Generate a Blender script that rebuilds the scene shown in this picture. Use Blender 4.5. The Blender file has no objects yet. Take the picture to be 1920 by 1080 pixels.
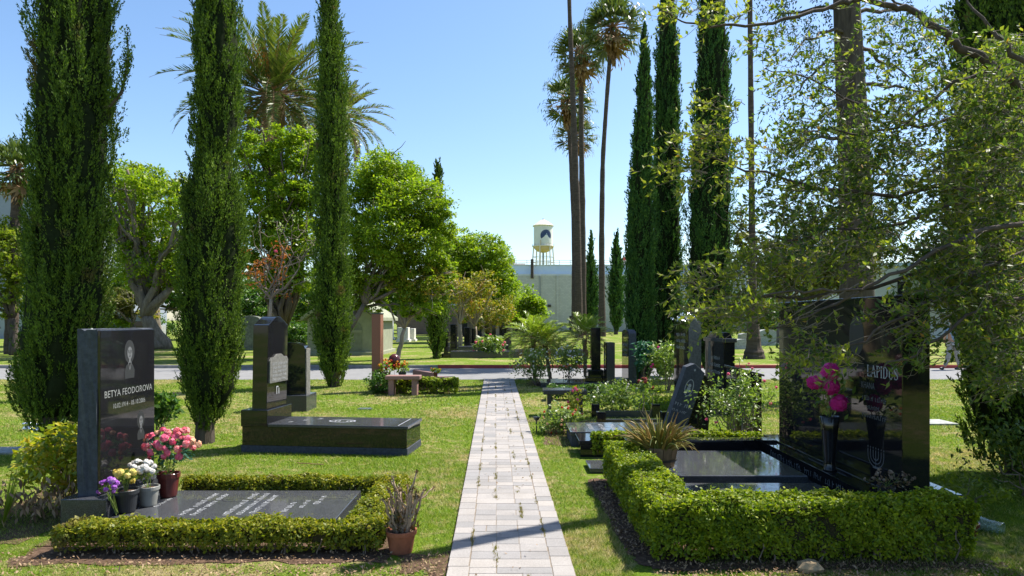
import bpy, bmesh, math, random
import numpy as np
from mathutils import Vector, Matrix

# ------------------------------------------------------------------ camera, light, exposure
sc = bpy.context.scene
COL = sc.collection
F = 1280.0; EYE = 1.7; HY = 600.0; CX = 960.0          # focal length and horizon in photo pixels, used only to survey positions
cam_d = bpy.data.cameras.new("camera"); cam = bpy.data.objects.new("camera", cam_d); COL.objects.link(cam)
cam_d.sensor_width = 36; cam_d.lens = 24; cam_d.shift_y = 60 / 1920.0
cam_d.clip_start = 0.05; cam_d.clip_end = 3000
cam.location = (0, 0, EYE); cam.rotation_euler = (math.radians(90), 0, 0)
sc.camera = cam

SUN_EL = 57.0
SUN_DIR = Vector((0.87, 0.50, 0)).normalized()             # horizontal direction towards the sun
w = bpy.data.worlds.new("World"); sc.world = w; w.use_nodes = True
nt = w.node_tree; nt.nodes.clear()
wo = nt.nodes.new("ShaderNodeOutputWorld"); bg = nt.nodes.new("ShaderNodeBackground"); sky = nt.nodes.new("ShaderNodeTexSky")
sky.sky_type = 'NISHITA'; sky.sun_disc = False
sky.sun_elevation = math.radians(SUN_EL); sky.sun_rotation = math.atan2(SUN_DIR.x, SUN_DIR.y)
sky.altitude = 0; sky.air_density = 1.0; sky.dust_density = 0.7; sky.ozone_density = 2.0
bg.inputs[1].default_value = 0.11
hs = nt.nodes.new('ShaderNodeHueSaturation'); hs.inputs['Saturation'].default_value = 1.1; nt.links.new(sky.outputs[0], hs.inputs['Color']); nt.links.new(hs.outputs[0], bg.inputs[0]); nt.links.new(bg.outputs[0], wo.inputs[0])
sun_d = bpy.data.lights.new("sun", 'SUN'); sun = bpy.data.objects.new("sun", sun_d); COL.objects.link(sun)
sun_d.energy = 5.0; sun_d.angle = math.radians(0.5); sun_d.color = (1.0, 0.95, 0.87)
to_sun = Vector((SUN_DIR.x * math.cos(math.radians(SUN_EL)), SUN_DIR.y * math.cos(math.radians(SUN_EL)), math.sin(math.radians(SUN_EL))))
sun.rotation_euler = to_sun.to_track_quat('Z', 'Y').to_euler(); sun.location = (20, 10, 40)
sc.view_settings.view_transform = 'Standard'; sc.view_settings.look = 'None'
sc.view_settings.exposure = 1.05; sc.view_settings.gamma = 1.0; sc.view_settings.use_curve_mapping = False
sc.cycles.max_bounces = 8; sc.cycles.transparent_max_bounces = 8
sc.cycles.transmission_bounces = 5; sc.cycles.diffuse_bounces = 4; sc.cycles.glossy_bounces = 4

RNG = np.random.default_rng(7)
def R(seed): 
    global RNG
    RNG = np.random.default_rng(seed)
def P(x, y, Z): return np.array([(x - CX) / F * Z, Z, EYE - (y - HY) / F * Z])
def G(x, y, h=0.0):
    Z = F * (EYE - h) / (y - HY); return np.array([(x - CX) / F * Z, Z, h])

# ------------------------------------------------------------------ mesh collecting
class MB:
    def __init__(s): s.v = []; s.fl = []; s.fs = []; s.n = 0
    def add(s, verts, faces):
        verts = np.asarray(verts, float).reshape(-1, 3); s.v.append(verts)
        if isinstance(faces, np.ndarray):
            s.fl.append((faces + s.n).ravel()); s.fs.append(np.full(len(faces), faces.shape[1]))
        else:
            for f in faces:
                s.fl.append(np.array(f) + s.n); s.fs.append(np.array([len(f)]))
        s.n += len(verts); return s
    def box(s, x0, x1, y0, y1, z0, z1, taper=0.0):
        t = taper
        v = [(x0,y0,z0),(x1,y0,z0),(x1,y1,z0),(x0,y1,z0),(x0+t,y0+t,z1),(x1-t,y0+t,z1),(x1-t,y1-t,z1),(x0+t,y1-t,z1)]
        return s.add(v, np.array([(0,3,2,1),(4,5,6,7),(0,1,5,4),(1,2,6,5),(2,3,7,6),(3,0,4,7)]))
    def tube(s, pts, rad, n=8, cap=True):
        pts = np.asarray(pts, float); m = len(pts); rad = np.broadcast_to(np.asarray(rad, float), (m,))
        t = np.gradient(pts, axis=0); t /= np.linalg.norm(t, axis=1)[:, None] + 1e-9
        ref = np.array([0.31, 0.2, 1.0]) if abs(t[0][2]) < 0.9 else np.array([1.0, 0.1, 0.0])
        a = np.cross(t, ref); a /= np.linalg.norm(a, axis=1)[:, None] + 1e-9; b = np.cross(t, a)
        an = np.linspace(0, 2*np.pi, n, endpoint=False)
        V = pts[:, None, :] + rad[:, None, None] * (np.cos(an)[None, :, None]*a[:, None, :] + np.sin(an)[None, :, None]*b[:, None, :])
        i, j = np.meshgrid(np.arange(m-1), np.arange(n), indexing='ij'); j2 = (j+1) % n
        Fq = np.stack([i*n+j, i*n+j2, (i+1)*n+j2, (i+1)*n+j], -1).reshape(-1, 4)
        s.add(V.reshape(-1, 3), Fq[:, ::-1].copy())
        if cap:
            k = s.n - m*n
            s.fl.append(np.arange(n)+k); s.fs.append(np.array([n])); s.fl.append(np.arange(n)[::-1]+k+(m-1)*n); s.fs.append(np.array([n]))
        return s
    def lathe(s, prof, c=(0,0,0), n=24, wob=0.0):
        prof = np.asarray(prof, float); m = len(prof); an = np.linspace(0, 2*np.pi, n, endpoint=False)
        wv = 1 + wob * RNG.normal(size=(m, n))
        V = np.stack([prof[:, 0][:, None]*np.cos(an)*wv, prof[:, 0][:, None]*np.sin(an)*wv, np.repeat(prof[:, 1][:, None], n, 1)], -1) + np.array(c)
        i, j = np.meshgrid(np.arange(m-1), np.arange(n), indexing='ij'); j2 = (j+1) % n
        s.add(V.reshape(-1, 3), np.stack([i*n+j, i*n+j2, (i+1)*n+j2, (i+1)*n+j], -1).reshape(-1, 4))
        k = s.n - m*n
        if prof[0][0] > 1e-5: s.fl.append(np.arange(n)[::-1]+k); s.fs.append(np.array([n]))
        if prof[-1][0] > 1e-5: s.fl.append(np.arange(n)+k+(m-1)*n); s.fs.append(np.array([n]))
        return s
    def prism(s, poly, o, u, v, d):
        """poly in (u,v) plane at o, extruded by vector d"""
        o, u, v, d = map(lambda q: np.asarray(q, float), (o, u, v, d)); n = len(poly)
        b = np.array([o + p[0]*u + p[1]*v for p in poly]); V = np.vstack([b, b + d])
        f = [list(range(n))[::-1], list(range(n, 2*n))] + [[i, (i+1) % n, (i+1) % n + n, i + n] for i in range(n)]
        return s.add(V, f)
    def leaves(s, C, U, V):
        """diamond leaves, centre C, half-axis vectors U (long) and V (wide)"""
        C, U, V = (np.asarray(q, float) for q in (C, U, V)); N = len(C)
        vs = np.stack([C-U, C+V-0.15*U, C+U, C-V-0.15*U], 1).reshape(-1, 3)
        return s.add(vs, np.arange(4*N).reshape(N, 4))
    def blades(s, C, U, V):
        N = len(C); vs = np.stack([C-V, C+V, C+U], 1).reshape(-1, 3)
        return s.add(vs, np.arange(3*N).reshape(N, 3))
    def xform(s, M):
        M = np.array(M); s.v = [q @ M[:3, :3].T + M[:3, 3] for q in s.v]; return s
    def mesh(s, name, off, bevel=0, smooth=False):
        me = bpy.data.meshes.new(name)
        V = np.vstack(s.v) - np.asarray(off, float); L = np.concatenate(s.fl).astype(np.int32); S = np.concatenate(s.fs).astype(np.int32)
        me.vertices.add(len(V)); me.vertices.foreach_set("co", V.astype(np.float32).ravel())
        me.loops.add(len(L)); me.loops.foreach_set("vertex_index", L)
        me.polygons.add(len(S)); me.polygons.foreach_set("loop_start", np.concatenate([[0], np.cumsum(S)[:-1]]).astype(np.int32))
        try: me.polygons.foreach_set("loop_total", S)
        except Exception: pass
        me.update(calc_edges=True)
        if bevel:
            bm = bmesh.new(); bm.from_mesh(me)
            ed = [e for e in bm.edges if len(e.link_faces) == 2 and e.calc_face_angle(0) > 0.5]
            bmesh.ops.bevel(bm, geom=ed, offset=bevel, segments=2, affect='EDGES', profile=0.5, clamp_overlap=True)
            bm.to_mesh(me); bm.free()
        me.polygons.foreach_set("use_smooth", np.full(len(me.polygons), bool(smooth)))
        me.validate(); return me

def thing(name, label, cat, loc, rz=0.0, group=None):
    o = bpy.data.objects.new(name, None); COL.objects.link(o); o.empty_display_size = 0.1
    o.location = tuple(float(q) for q in loc); o.rotation_euler = (0, 0, rz)
    o["label"] = label; o["category"] = cat
    if group: o["group"] = group
    return o
def depth(o):
    d = 0
    while o.parent: o = o.parent; d += 1
    return d
def part(T, name, mb, mat, local=False, bevel=0, smooth=False, label=None):
    root = T; off = np.zeros(3)
    if not local:
        while root: off += np.array(root.location); root = root.parent
    o = bpy.data.objects.new(name, mb.mesh(name, off, bevel, smooth)); COL.objects.link(o)
    o.data.materials.append(mat); o.parent = T
    if label: o["label"] = label
    return o
def single(name, label, cat, loc, mb, mat, group=None, bevel=0, smooth=False, local=False, rz=0):
    o = bpy.data.objects.new(name, mb.mesh(name, (0,0,0) if local else loc, bevel, smooth)); COL.objects.link(o)
    o.location = tuple(float(q) for q in loc); o.rotation_euler = (0, 0, rz); o.data.materials.append(mat)
    o["label"] = label; o["category"] = cat
    if group: o["group"] = group
    return o
def struct(name, mb, mat, kind='structure', label=None, smooth=False):
    o = bpy.data.objects.new(name, mb.mesh(name, (0,0,0), 0, smooth)); COL.objects.link(o); o.data.materials.append(mat); o["kind"] = kind
    if label: o["label"] = label
    return o

# ------------------------------------------------------------------ materials
MATS = {}
def newmat(name):
    m = bpy.data.materials.new(name); m.use_nodes = True; n = m.node_tree.nodes; n.clear()
    out = n.new("ShaderNodeOutputMaterial"); b = n.new("ShaderNodeBsdfPrincipled"); m.node_tree.links.new(b.outputs[0], out.inputs[0])
    return m, n, m.node_tree.links, b, out
def ramp(n, stops, interp='LINEAR'):
    r = n.new("ShaderNodeValToRGB"); r.color_ramp.interpolation = interp
    e = r.color_ramp.elements
    while len(e) < len(stops): e.new(0.5)
    for i, (p, c) in enumerate(stops): e[i].position = p; e[i].color = (c[0], c[1], c[2], 1)
    return r
def wpos(n, l, scale=None):
    g = n.new("ShaderNodeNewGeometry")
    if scale is None: return g.outputs["Position"], g
    mp = n.new("ShaderNodeMapping"); mp.inputs["Scale"].default_value = scale; l.new(g.outputs["Position"], mp.inputs[0]); return mp.outputs[0], g
def noise(n, l, vec, scale, detail=3, rough=0.55, dist=0):
    t = n.new("ShaderNodeTexNoise"); t.inputs["Scale"].default_value = scale; t.inputs["Detail"].default_value = detail
    t.inputs["Roughness"].default_value = rough; t.inputs["Distortion"].default_value = dist
    if vec is not None: l.new(vec, t.inputs["Vector"])
    return t
def mixc(n, l, fac, a, b, mode='MIX'):
    m = n.new("ShaderNodeMix"); m.data_type = 'RGBA'; m.blend_type = mode
    for s, q in ((0, fac), (6, a), (7, b)):
        if isinstance(q, (int, float)): m.inputs[s].default_value = q
        elif isinstance(q, tuple): m.inputs[s].default_value = (q[0], q[1], q[2], 1)
        else: l.new(q, m.inputs[s])
    return m.outputs[2]
def bump(n, l, b, h, strength, dist=0.01):
    k = n.new("ShaderNodeBump"); k.inputs["Strength"].default_value = strength; k.inputs["Distance"].default_value = dist
    l.new(h, k.inputs["Height"]); l.new(k.outputs[0], b.inputs["Normal"])

def leaf_mat(name, cols, trans=0.35, rough=0.5, nscale=2.0, spec=0.35, tcol=None, brown=None):
    """cols: list of linear colours spread by per-leaf random and a patchy noise"""
    m, n, l, b, out = newmat(name)
    vec, g = wpos(n, l); nz = noise(n, l, vec, nscale, 2)
    mt = n.new("ShaderNodeMath"); mt.operation = 'MULTIPLY_ADD'; l.new(nz.outputs[0], mt.inputs[0]); mt.inputs[1].default_value = 1.1; mt.inputs[2].default_value = -0.05
    av = n.new("ShaderNodeMath"); av.operation = 'MULTIPLY_ADD'; l.new(g.outputs["Random Per Island"], av.inputs[0]); av.inputs[1].default_value = 0.6
    h = n.new("ShaderNodeMath"); h.operation = 'MULTIPLY'; l.new(mt.outputs[0], h.inputs[0]); h.inputs[1].default_value = 0.42; l.new(h.outputs[0], av.inputs[2])
    r = ramp(n, [(i / max(1, len(cols)-1) * 0.9 + 0.05, c) for i, c in enumerate(cols)]); l.new(av.outputs[0], r.inputs[0])
    csrc = r.outputs[0]
    if brown:
        bn = noise(n, l, vec, 1.9, 3, 0.6); bm_ = n.new("ShaderNodeMapRange"); bm_.inputs[1].default_value = brown; bm_.inputs[2].default_value = brown+0.07; l.new(bn.outputs[0], bm_.inputs[0])
        ml_ = n.new("ShaderNodeMath"); ml_.operation = 'MULTIPLY'; l.new(bm_.outputs[0], ml_.inputs[0]); ml_.inputs[1].default_value = 0.75; csrc = mixc(n, l, ml_.outputs[0], r.outputs[0], (0.16,0.105,0.055))
    l.new(csrc, b.inputs["Base Color"]); b.inputs["Roughness"].default_value = rough; b.inputs["Specular IOR Level"].default_value = spec
    if trans:
        tr = n.new("ShaderNodeBsdfTranslucent"); mx = n.new("ShaderNodeMixShader"); mx.inputs[0].default_value = trans
        tc = mixc(n, l, 1.0, csrc, tcol or (1.25, 1.35, 0.6), 'MULTIPLY'); l.new(tc, tr.inputs[0])
        l.new(b.outputs[0], mx.inputs[1]); l.new(tr.outputs[0], mx.inputs[2]); l.new(mx.outputs[0], out.inputs[0])
    return m
def plain(name, col, rough=0.6, var=0.15, nscale=8, bmp=0.0, spec=0.5, metal=0, col2=None, bscale=None, scale=None):
    m, n, l, b, out = newmat(name)
    vec, g = wpos(n, l, scale); nz = noise(n, l, vec, nscale, 5, 0.6)
    c2 = col2 or tuple(c * (1 - var) for c in col); c1 = tuple(min(1, c * (1 + var)) for c in col) if not col2 else col
    r = ramp(n, [(0.3, c2), (0.7, c1)]); l.new(nz.outputs[0], r.inputs[0]); l.new(r.outputs[0], b.inputs["Base Color"])
    b.inputs["Roughness"].default_value = rough; b.inputs["Specular IOR Level"].default_value = spec; b.inputs["Metallic"].default_value = metal
    if bmp:
        nb = noise(n, l, vec, bscale or nscale*4, 6, 0.65); bump(n, l, b, nb.outputs[0], bmp, 0.01)
    return m
def granite(name, base, fleck, rough=0.06, amount=0.42, scale=260, dust=0.25):
    m, n, l, b, out = newmat(name)
    vec, g = wpos(n, l); nz = noise(n, l, vec, scale, 2, 0.7); r = ramp(n, [(amount, base), (min(0.99, amount+0.25), fleck)]); l.new(nz.outputs[0], r.inputs[0])
    big = noise(n, l, vec, 3.0, 4); l.new(mixc(n, l, big.outputs[0], r.outputs[0], mixc(n, l, 0.35, r.outputs[0], fleck)), b.inputs["Base Color"])
    rr = n.new("ShaderNodeMapRange"); rr.inputs[1].default_value = 0.45; rr.inputs[2].default_value = 0.8; rr.inputs[3].default_value = rough; rr.inputs[4].default_value = rough + dust * 0.5
    sm = noise(n, l, vec, 9.0, 5, 0.7); l.new(sm.outputs[0], rr.inputs[0]); l.new(rr.outputs[0], b.inputs["Roughness"])
    b.inputs["Specular IOR Level"].default_value = 0.5
    return m
def bark(name, c1, c2, sx=14, sz=2.0, bmp=0.6, ring=None):
    m, n, l, b, out = newmat(name)
    vec, g = wpos(n, l, (sx, sx, sz)); nz = noise(n, l, vec, 1.0, 6, 0.65); r = ramp(n, [(0.3, c1), (0.7, c2)]); l.new(nz.outputs[0], r.inputs[0])
    l.new(r.outputs[0], b.inputs["Base Color"]); b.inputs["Roughness"].default_value = 0.9; b.inputs["Specular IOR Level"].default_value = 0.15
    bump(n, l, b, nz.outputs[0], bmp, 0.03); return m

M = {}
M['black'] = granite("black_granite", (0.005,0.005,0.006), (0.032,0.033,0.037), 0.03, 0.55, 320, 0.12)
M['blackm'] = granite("dark_speckled_granite", (0.012,0.012,0.015), (0.10,0.105,0.12), 0.09, 0.45, 240, 0.3)
M['slab'] = granite("grey_black_slab_granite", (0.014,0.015,0.018), (0.12,0.125,0.135), 0.07, 0.45, 220, 0.35)
M['rough'] = plain("rough_cut_dark_granite", (0.045,0.052,0.068), 0.7, 0.4, 30, 0.9, 0.4)
M['roughg'] = plain("rough_grey_granite", (0.15,0.145,0.13), 0.75, 0.35, 25, 0.8, 0.3)
M['redg'] = granite("red_granite", (0.13,0.045,0.028), (0.30,0.12,0.08), 0.35, 0.35, 160, 0.3)
M['pinkg'] = granite("pink_granite", (0.15,0.07,0.06), (0.28,0.16,0.14), 0.5, 0.3, 160, 0.3)
M['greyst'] = plain("weathered_grey_stone", (0.30,0.31,0.29), 0.85, 0.3, 12, 0.5, 0.2)
M['whitest'] = plain("pale_marble", (0.62,0.60,0.55), 0.7, 0.15, 10, 0.3, 0.3)
M['oldst'] = plain("old_mossy_stone", (0.13,0.14,0.115), 0.9, 0.4, 9, 0.7, 0.2)
M['etch'] = plain("etched_lettering", (0.31,0.32,0.33), 0.8, 0.1, 40)
M['etchm'] = plain('worn_lettering', (0.20,0.21,0.20), 0.8, 0.3, 30)
M['etchd'] = plain("etched_shading", (0.105,0.11,0.115), 0.8, 0.2, 60)
M['etchdd'] = plain("etched_soft_grey", (0.017,0.018,0.019), 0.6, 0.3, 60)
M['concrete'] = plain("concrete", (0.30,0.29,0.27), 0.9, 0.2, 14, 0.4, 0.2)
M['soil'] = plain("soil_and_leaf_litter", (0.15,0.095,0.062), 1.0, 0.4, 25, 1.0, 0.1, col2=(0.05,0.032,0.022))
M['terra'] = plain("terracotta", (0.30,0.105,0.055), 0.8, 0.2, 20, 0.2, 0.25)
M['potblack'] = plain("black_plastic", (0.02,0.022,0.025), 0.45, 0.2, 20)
M['potgrey'] = plain("grey_plastic", (0.22,0.22,0.20), 0.5, 0.2, 12)
M['potred'] = plain("oxblood_glaze", (0.10,0.022,0.018), 0.25, 0.3, 12)
M['potviolet'] = plain("lilac_painted_tin", (0.36,0.30,0.62), 0.45, 0.2, 30, col2=(0.50,0.38,0.42))
M['wood'] = plain("weathered_barrel_wood", (0.22,0.15,0.085), 0.8, 0.35, 3, 0.5, 0.2, scale=(9,9,1.2))
M['band'] = plain("dark_hoop", (0.03,0.028,0.026), 0.5, 0.2, 20)
M['foil'] = plain("silver_foil", (0.75,0.76,0.8), 0.2, 0.1, 30, 1.0, 0.6, metal=0.9, bscale=40)
M['cypress'] = leaf_mat("cypress_foliage", [(0.02,0.042,0.009),(0.055,0.10,0.015),(0.12,0.19,0.022),(0.22,0.31,0.035)], 0.22, 0.65, 1.6, 0.2, brown=0.63)
M['cypressb'] = leaf_mat("blue_green_cypress_foliage", [(0.016,0.05,0.016),(0.038,0.10,0.025),(0.075,0.16,0.033),(0.14,0.25,0.045)], 0.2, 0.65, 1.2, 0.2)
M['ficus'] = leaf_mat("bright_green_leaves", [(0.065,0.14,0.008),(0.14,0.235,0.012),(0.24,0.32,0.016),(0.35,0.39,0.024)], 0.5, 0.45, 1.0, 0.35)
M['green2'] = leaf_mat("yellow_green_leaves", [(0.075,0.13,0.010),(0.14,0.20,0.014),(0.22,0.27,0.02),(0.30,0.33,0.03)], 0.42, 0.45, 1.0, 0.35)
M['dkgreen'] = leaf_mat("deep_green_leaves", [(0.02,0.065,0.012),(0.045,0.11,0.014),(0.08,0.16,0.018),(0.14,0.22,0.02)], 0.35, 0.45, 0.8, 0.4)
M['gold'] = leaf_mat("olive_gold_leaves", [(0.07,0.085,0.02),(0.12,0.13,0.03),(0.18,0.17,0.045)], 0.35, 0.5, 1.0, 0.3)
M['autumn'] = leaf_mat("orange_leaves", [(0.25,0.06,0.02),(0.38,0.11,0.03),(0.45,0.20,0.05)], 0.4, 0.5, 3.0, 0.3)
M['crape'] = leaf_mat("turning_leaves", [(0.09,0.16,0.012),(0.18,0.22,0.015),(0.30,0.25,0.03),(0.42,0.15,0.035)], 0.4, 0.5, 1.2, 0.3)
M['live'] = leaf_mat("small_leathery_leaves", [(0.03,0.062,0.018),(0.055,0.10,0.024),(0.10,0.155,0.03),(0.20,0.23,0.035),(0.34,0.32,0.045)], 0.42, 0.5, 1.3, 0.25)
M['sun_tint'] = leaf_mat('sunlit_leaf_tint', [(0.06,0.10,0.02),(0.14,0.19,0.03),(0.28,0.30,0.04),(0.42,0.39,0.06)], 0.42, 0.5, 2.0, 0.25)  # lighter leaf colour stands in for sunlight, mainly on the tree's left tips
M['pine'] = leaf_mat("blue_green_needles", [(0.02,0.045,0.026),(0.035,0.07,0.037),(0.06,0.10,0.05)], 0.2, 0.6, 1.0, 0.2)
M['dead'] = leaf_mat("dead_orange_leaf", [(0.35,0.16,0.03),(0.5,0.30,0.05)], 0.3, 0.6)
M['hedge'] = leaf_mat("box_hedge_leaves", [(0.05,0.095,0.006),(0.13,0.20,0.009),(0.25,0.30,0.012),(0.40,0.42,0.02)], 0.40, 0.5, 3.5, 0.3, brown=0.66)
M['hedgeb'] = leaf_mat("bronzed_box_leaves", [(0.06,0.10,0.008),(0.14,0.175,0.010),(0.25,0.245,0.014),(0.37,0.31,0.03)], 0.40, 0.5, 3.0, 0.3, brown=0.60)
M['hcore'] = plain("hedge_inner_twigs", (0.06,0.045,0.025), 0.95, 0.4, 40, 0.8, 0.1, col2=(0.02,0.025,0.01))
M['ccore'] = plain("cypress_dark_core", (0.016,0.022,0.009), 1.0, 0.4, 10, 0.5, 0.05)
M['twig'] = plain("grey_brown_twigs", (0.19,0.15,0.12), 0.85, 0.3, 20, 0.3, 0.2)
M['limb'] = plain("dark_limb_bark", (0.085,0.065,0.055), 0.9, 0.3, 18, 0.6, 0.2)
M['rose'] = leaf_mat("rose_leaves", [(0.05,0.10,0.015),(0.11,0.18,0.03),(0.20,0.27,0.05),(0.32,0.37,0.12)], 0.38, 0.4, 4, 0.5)
M['teal'] = leaf_mat("blue_green_leaves", [(0.03,0.10,0.07),(0.06,0.17,0.10)], 0.3, 0.5, 4, 0.3)
M['croton'] = leaf_mat("yellow_edged_leaves", [(0.07,0.14,0.010),(0.19,0.25,0.015),(0.42,0.40,0.025),(0.52,0.26,0.03)], 0.4, 0.4, 5, 0.5)
M['palmf'] = leaf_mat("date_palm_fronds", [(0.03,0.055,0.012),(0.07,0.11,0.02),(0.13,0.17,0.03),(0.25,0.23,0.06)], 0.25, 0.4, 1.0, 0.5)
M['palmfan'] = leaf_mat("fan_palm_leaves", [(0.035,0.065,0.015),(0.08,0.12,0.03),(0.17,0.19,0.06)], 0.25, 0.4, 1.0, 0.5)
M['palmdead'] = leaf_mat("dead_palm_leaves", [(0.16,0.09,0.045),(0.28,0.17,0.09),(0.38,0.26,0.15)], 0.2, 0.7, 1.0, 0.2)
M['orange'] = leaf_mat("orange_fruit_stalks", [(0.35,0.12,0.02),(0.5,0.2,0.04)], 0.1, 0.6)
M['pygmy'] = leaf_mat("bright_palm_fronds", [(0.12,0.20,0.02),(0.22,0.30,0.035),(0.34,0.38,0.06)], 0.4, 0.35, 2.0, 0.5)
M['aloe'] = leaf_mat("aloe_leaves", [(0.09,0.13,0.03),(0.17,0.19,0.04),(0.30,0.22,0.05),(0.44,0.24,0.12)], 0.2, 0.45, 8, 0.4)
M['succ'] = plain("succulent_stem", (0.34,0.24,0.17), 0.75, 0.35, 30, 0.4, 0.2)
M['succl'] = leaf_mat("succulent_leaves", [(0.06,0.07,0.03),(0.13,0.10,0.04),(0.25,0.10,0.05)], 0.15, 0.5, 10)
M['bark'] = bark("grey_bark", (0.10,0.08,0.06), (0.24,0.20,0.165), 12, 2.5)
M['barkd'] = bark("dark_bark", (0.045,0.035,0.028), (0.12,0.095,0.075), 14, 2.0)
M['barkl'] = bark("smooth_pale_bark", (0.22,0.17,0.125), (0.34,0.28,0.22), 10, 2.0, 0.3)
M['barkpalm'] = bark("palm_bark", (0.042,0.032,0.026), (0.115,0.088,0.07), 2.5, 9.0, 0.9)
M['barkdate'] = bark("date_palm_bark", (0.12,0.085,0.055), (0.30,0.22,0.15), 7, 9.0, 0.9)
for k, c in dict(purple=[(0.28,0.05,0.42),(0.42,0.12,0.55),(0.62,0.45,0.72)], yellow=[(0.62,0.50,0.10),(0.78,0.68,0.22)],
                 white=[(0.68,0.66,0.60),(0.8,0.8,0.78)], pink=[(0.72,0.06,0.14),(0.80,0.20,0.24),(0.82,0.42,0.38)], magenta=[(0.42,0.008,0.15),(0.62,0.02,0.26),(0.7,0.08,0.36)],
                 red=[(0.5,0.03,0.02),(0.6,0.08,0.03)], hot=[(0.75,0.08,0.20),(0.82,0.24,0.34)], maroon=[(0.13,0.02,0.02),(0.28,0.05,0.03)], peach=[(0.7,0.35,0.2),(0.75,0.5,0.32)], flame=[(0.62,0.18,0.02),(0.75,0.45,0.04)],
                 pale=[(0.7,0.68,0.5),(0.75,0.75,0.66)], dried=[(0.13,0.085,0.06),(0.28,0.20,0.14),(0.4,0.32,0.25)]).items():
    M['f_'+k] = leaf_mat(k+"_petals", c, 0.3, 0.6, 20, 0.25, tcol=(1.1,1.0,1.0))
# ------------------------------------------------------------------ ground, road, path
def lawn_mat():
    m, n, l, b, out = newmat("lawn")
    vec, g = wpos(n, l); fine = noise(n, l, vec, 55, 4, 0.7); mid = noise(n, l, vec, 6, 4, 0.6); big = noise(n, l, vec, 0.55, 3, 0.55)
    green = ramp(n, [(0.3, (0.06,0.115,0.010)), (0.55, (0.13,0.195,0.016)), (0.8, (0.21,0.25,0.028))]); l.new(fine.outputs[0], green.inputs[0])
    dry = ramp(n, [(0.25, (0.22,0.17,0.075)), (0.75, (0.40,0.33,0.17))]); l.new(fine.outputs[0], dry.inputs[0])
    ad = n.new("ShaderNodeMath"); ad.operation = 'ADD'; l.new(mid.outputs[0], ad.inputs[0]); l.new(big.outputs[0], ad.inputs[1])
    mk = n.new("ShaderNodeMapRange"); mk.inputs[1].default_value = 0.98; mk.inputs[2].default_value = 1.22; l.new(ad.outputs[0], mk.inputs[0])
    l.new(mixc(n, l, mk.outputs[0], green.outputs[0], dry.outputs[0]), b.inputs["Base Color"])
    b.inputs["Roughness"].default_value = 1.0; b.inputs["Specular IOR Level"].default_value = 0.1
    bump(n, l, b, fine.outputs[0], 0.9, 0.03); return m
M['lawn'] = lawn_mat()
def grass_mat():
    m, n, l, b, out = newmat("grass_blades")
    vec, g = wpos(n, l); mid = noise(n, l, vec, 6, 4, 0.6); big = noise(n, l, vec, 0.55, 3, 0.55)
    ad = n.new("ShaderNodeMath"); ad.operation = 'ADD'; l.new(mid.outputs[0], ad.inputs[0]); l.new(big.outputs[0], ad.inputs[1])
    a2 = n.new("ShaderNodeMath"); a2.operation = 'MULTIPLY_ADD'; l.new(g.outputs["Random Per Island"], a2.inputs[0]); a2.inputs[1].default_value = 0.42; l.new(ad.outputs[0], a2.inputs[2])
    mk = n.new("ShaderNodeMapRange"); mk.inputs[1].default_value = 1.12; mk.inputs[2].default_value = 1.46; l.new(a2.outputs[0], mk.inputs[0])
    green = ramp(n, [(0.0, (0.065,0.145,0.007)), (0.5, (0.155,0.245,0.010)), (1.0, (0.27,0.33,0.02))]); l.new(g.outputs["Random Per Island"], green.inputs[0])
    dry = ramp(n, [(0.0, (0.26,0.21,0.08)), (1.0, (0.50,0.42,0.20))]); l.new(g.outputs["Random Per Island"], dry.inputs[0])
    c = mixc(n, l, mk.outputs[0], green.outputs[0], dry.outputs[0]); l.new(c, b.inputs["Base Color"])
    b.inputs["Roughness"].default_value = 0.55; b.inputs["Specular IOR Level"].default_value = 0.3
    tr = n.new("ShaderNodeBsdfTranslucent"); mx = n.new("ShaderNodeMixShader"); mx.inputs[0].default_value = 0.4
    l.new(mixc(n, l, 1.0, c, (1.2,1.25,0.7), 'MULTIPLY'), tr.inputs[0]); l.new(b.outputs[0], mx.inputs[1]); l.new(tr.outputs[0], mx.inputs[2]); l.new(mx.outputs[0], out.inputs[0])
    return m
M['grass'] = grass_mat()
M['asphalt'] = plain("asphalt", (0.20,0.198,0.195), 0.95, 0.12, 3, 0.3, 0.2, bscale=120)
M['kerbgrey'] = plain("grey_kerb_paint", (0.22,0.21,0.20), 0.9, 0.3, 6, 0.3)
M['kerbred'] = plain("red_kerb_paint", (0.30,0.045,0.04), 0.8, 0.3, 6, 0.3)
def paver_mat():
    m, n, l, b, out = newmat("concrete_pavers")
    vec, g = wpos(n, l); r = ramp(n, [(0.0,(0.25,0.243,0.24)),(0.35,(0.285,0.272,0.266)),(0.65,(0.325,0.305,0.29)),(1.0,(0.36,0.333,0.31))]); l.new(g.outputs["Random Per Island"], r.inputs[0])
    nz = noise(n, l, vec, 90, 4, 0.7); st = noise(n, l, vec, 2.5, 4, 0.6); mot = ramp(n, [(0.3,(0.80,0.80,0.80)),(0.7,(1.08,1.07,1.05))]); l.new(nz.outputs[0], mot.inputs[0])
    st2 = ramp(n, [(0.3,(0.88,0.87,0.85)),(0.62,(1.0,1.0,1.0))]); l.new(st.outputs[0], st2.inputs[0])
    l.new(mixc(n, l, 1.0, mixc(n, l, 1.0, r.outputs[0], mot.outputs[0], 'MULTIPLY'), st2.outputs[0], 'MULTIPLY'), b.inputs["Base Color"])
    b.inputs["Roughness"].default_value = 0.9; b.inputs["Specular IOR Level"].default_value = 0.2; bump(n, l, b, nz.outputs[0], 0.4, 0.01); return m
M['paver'] = paver_mat()
M['sand'] = plain("sandy_joints", (0.26,0.21,0.16), 1.0, 0.4, 40, 0.5, col2=(0.15,0.12,0.085))

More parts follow.
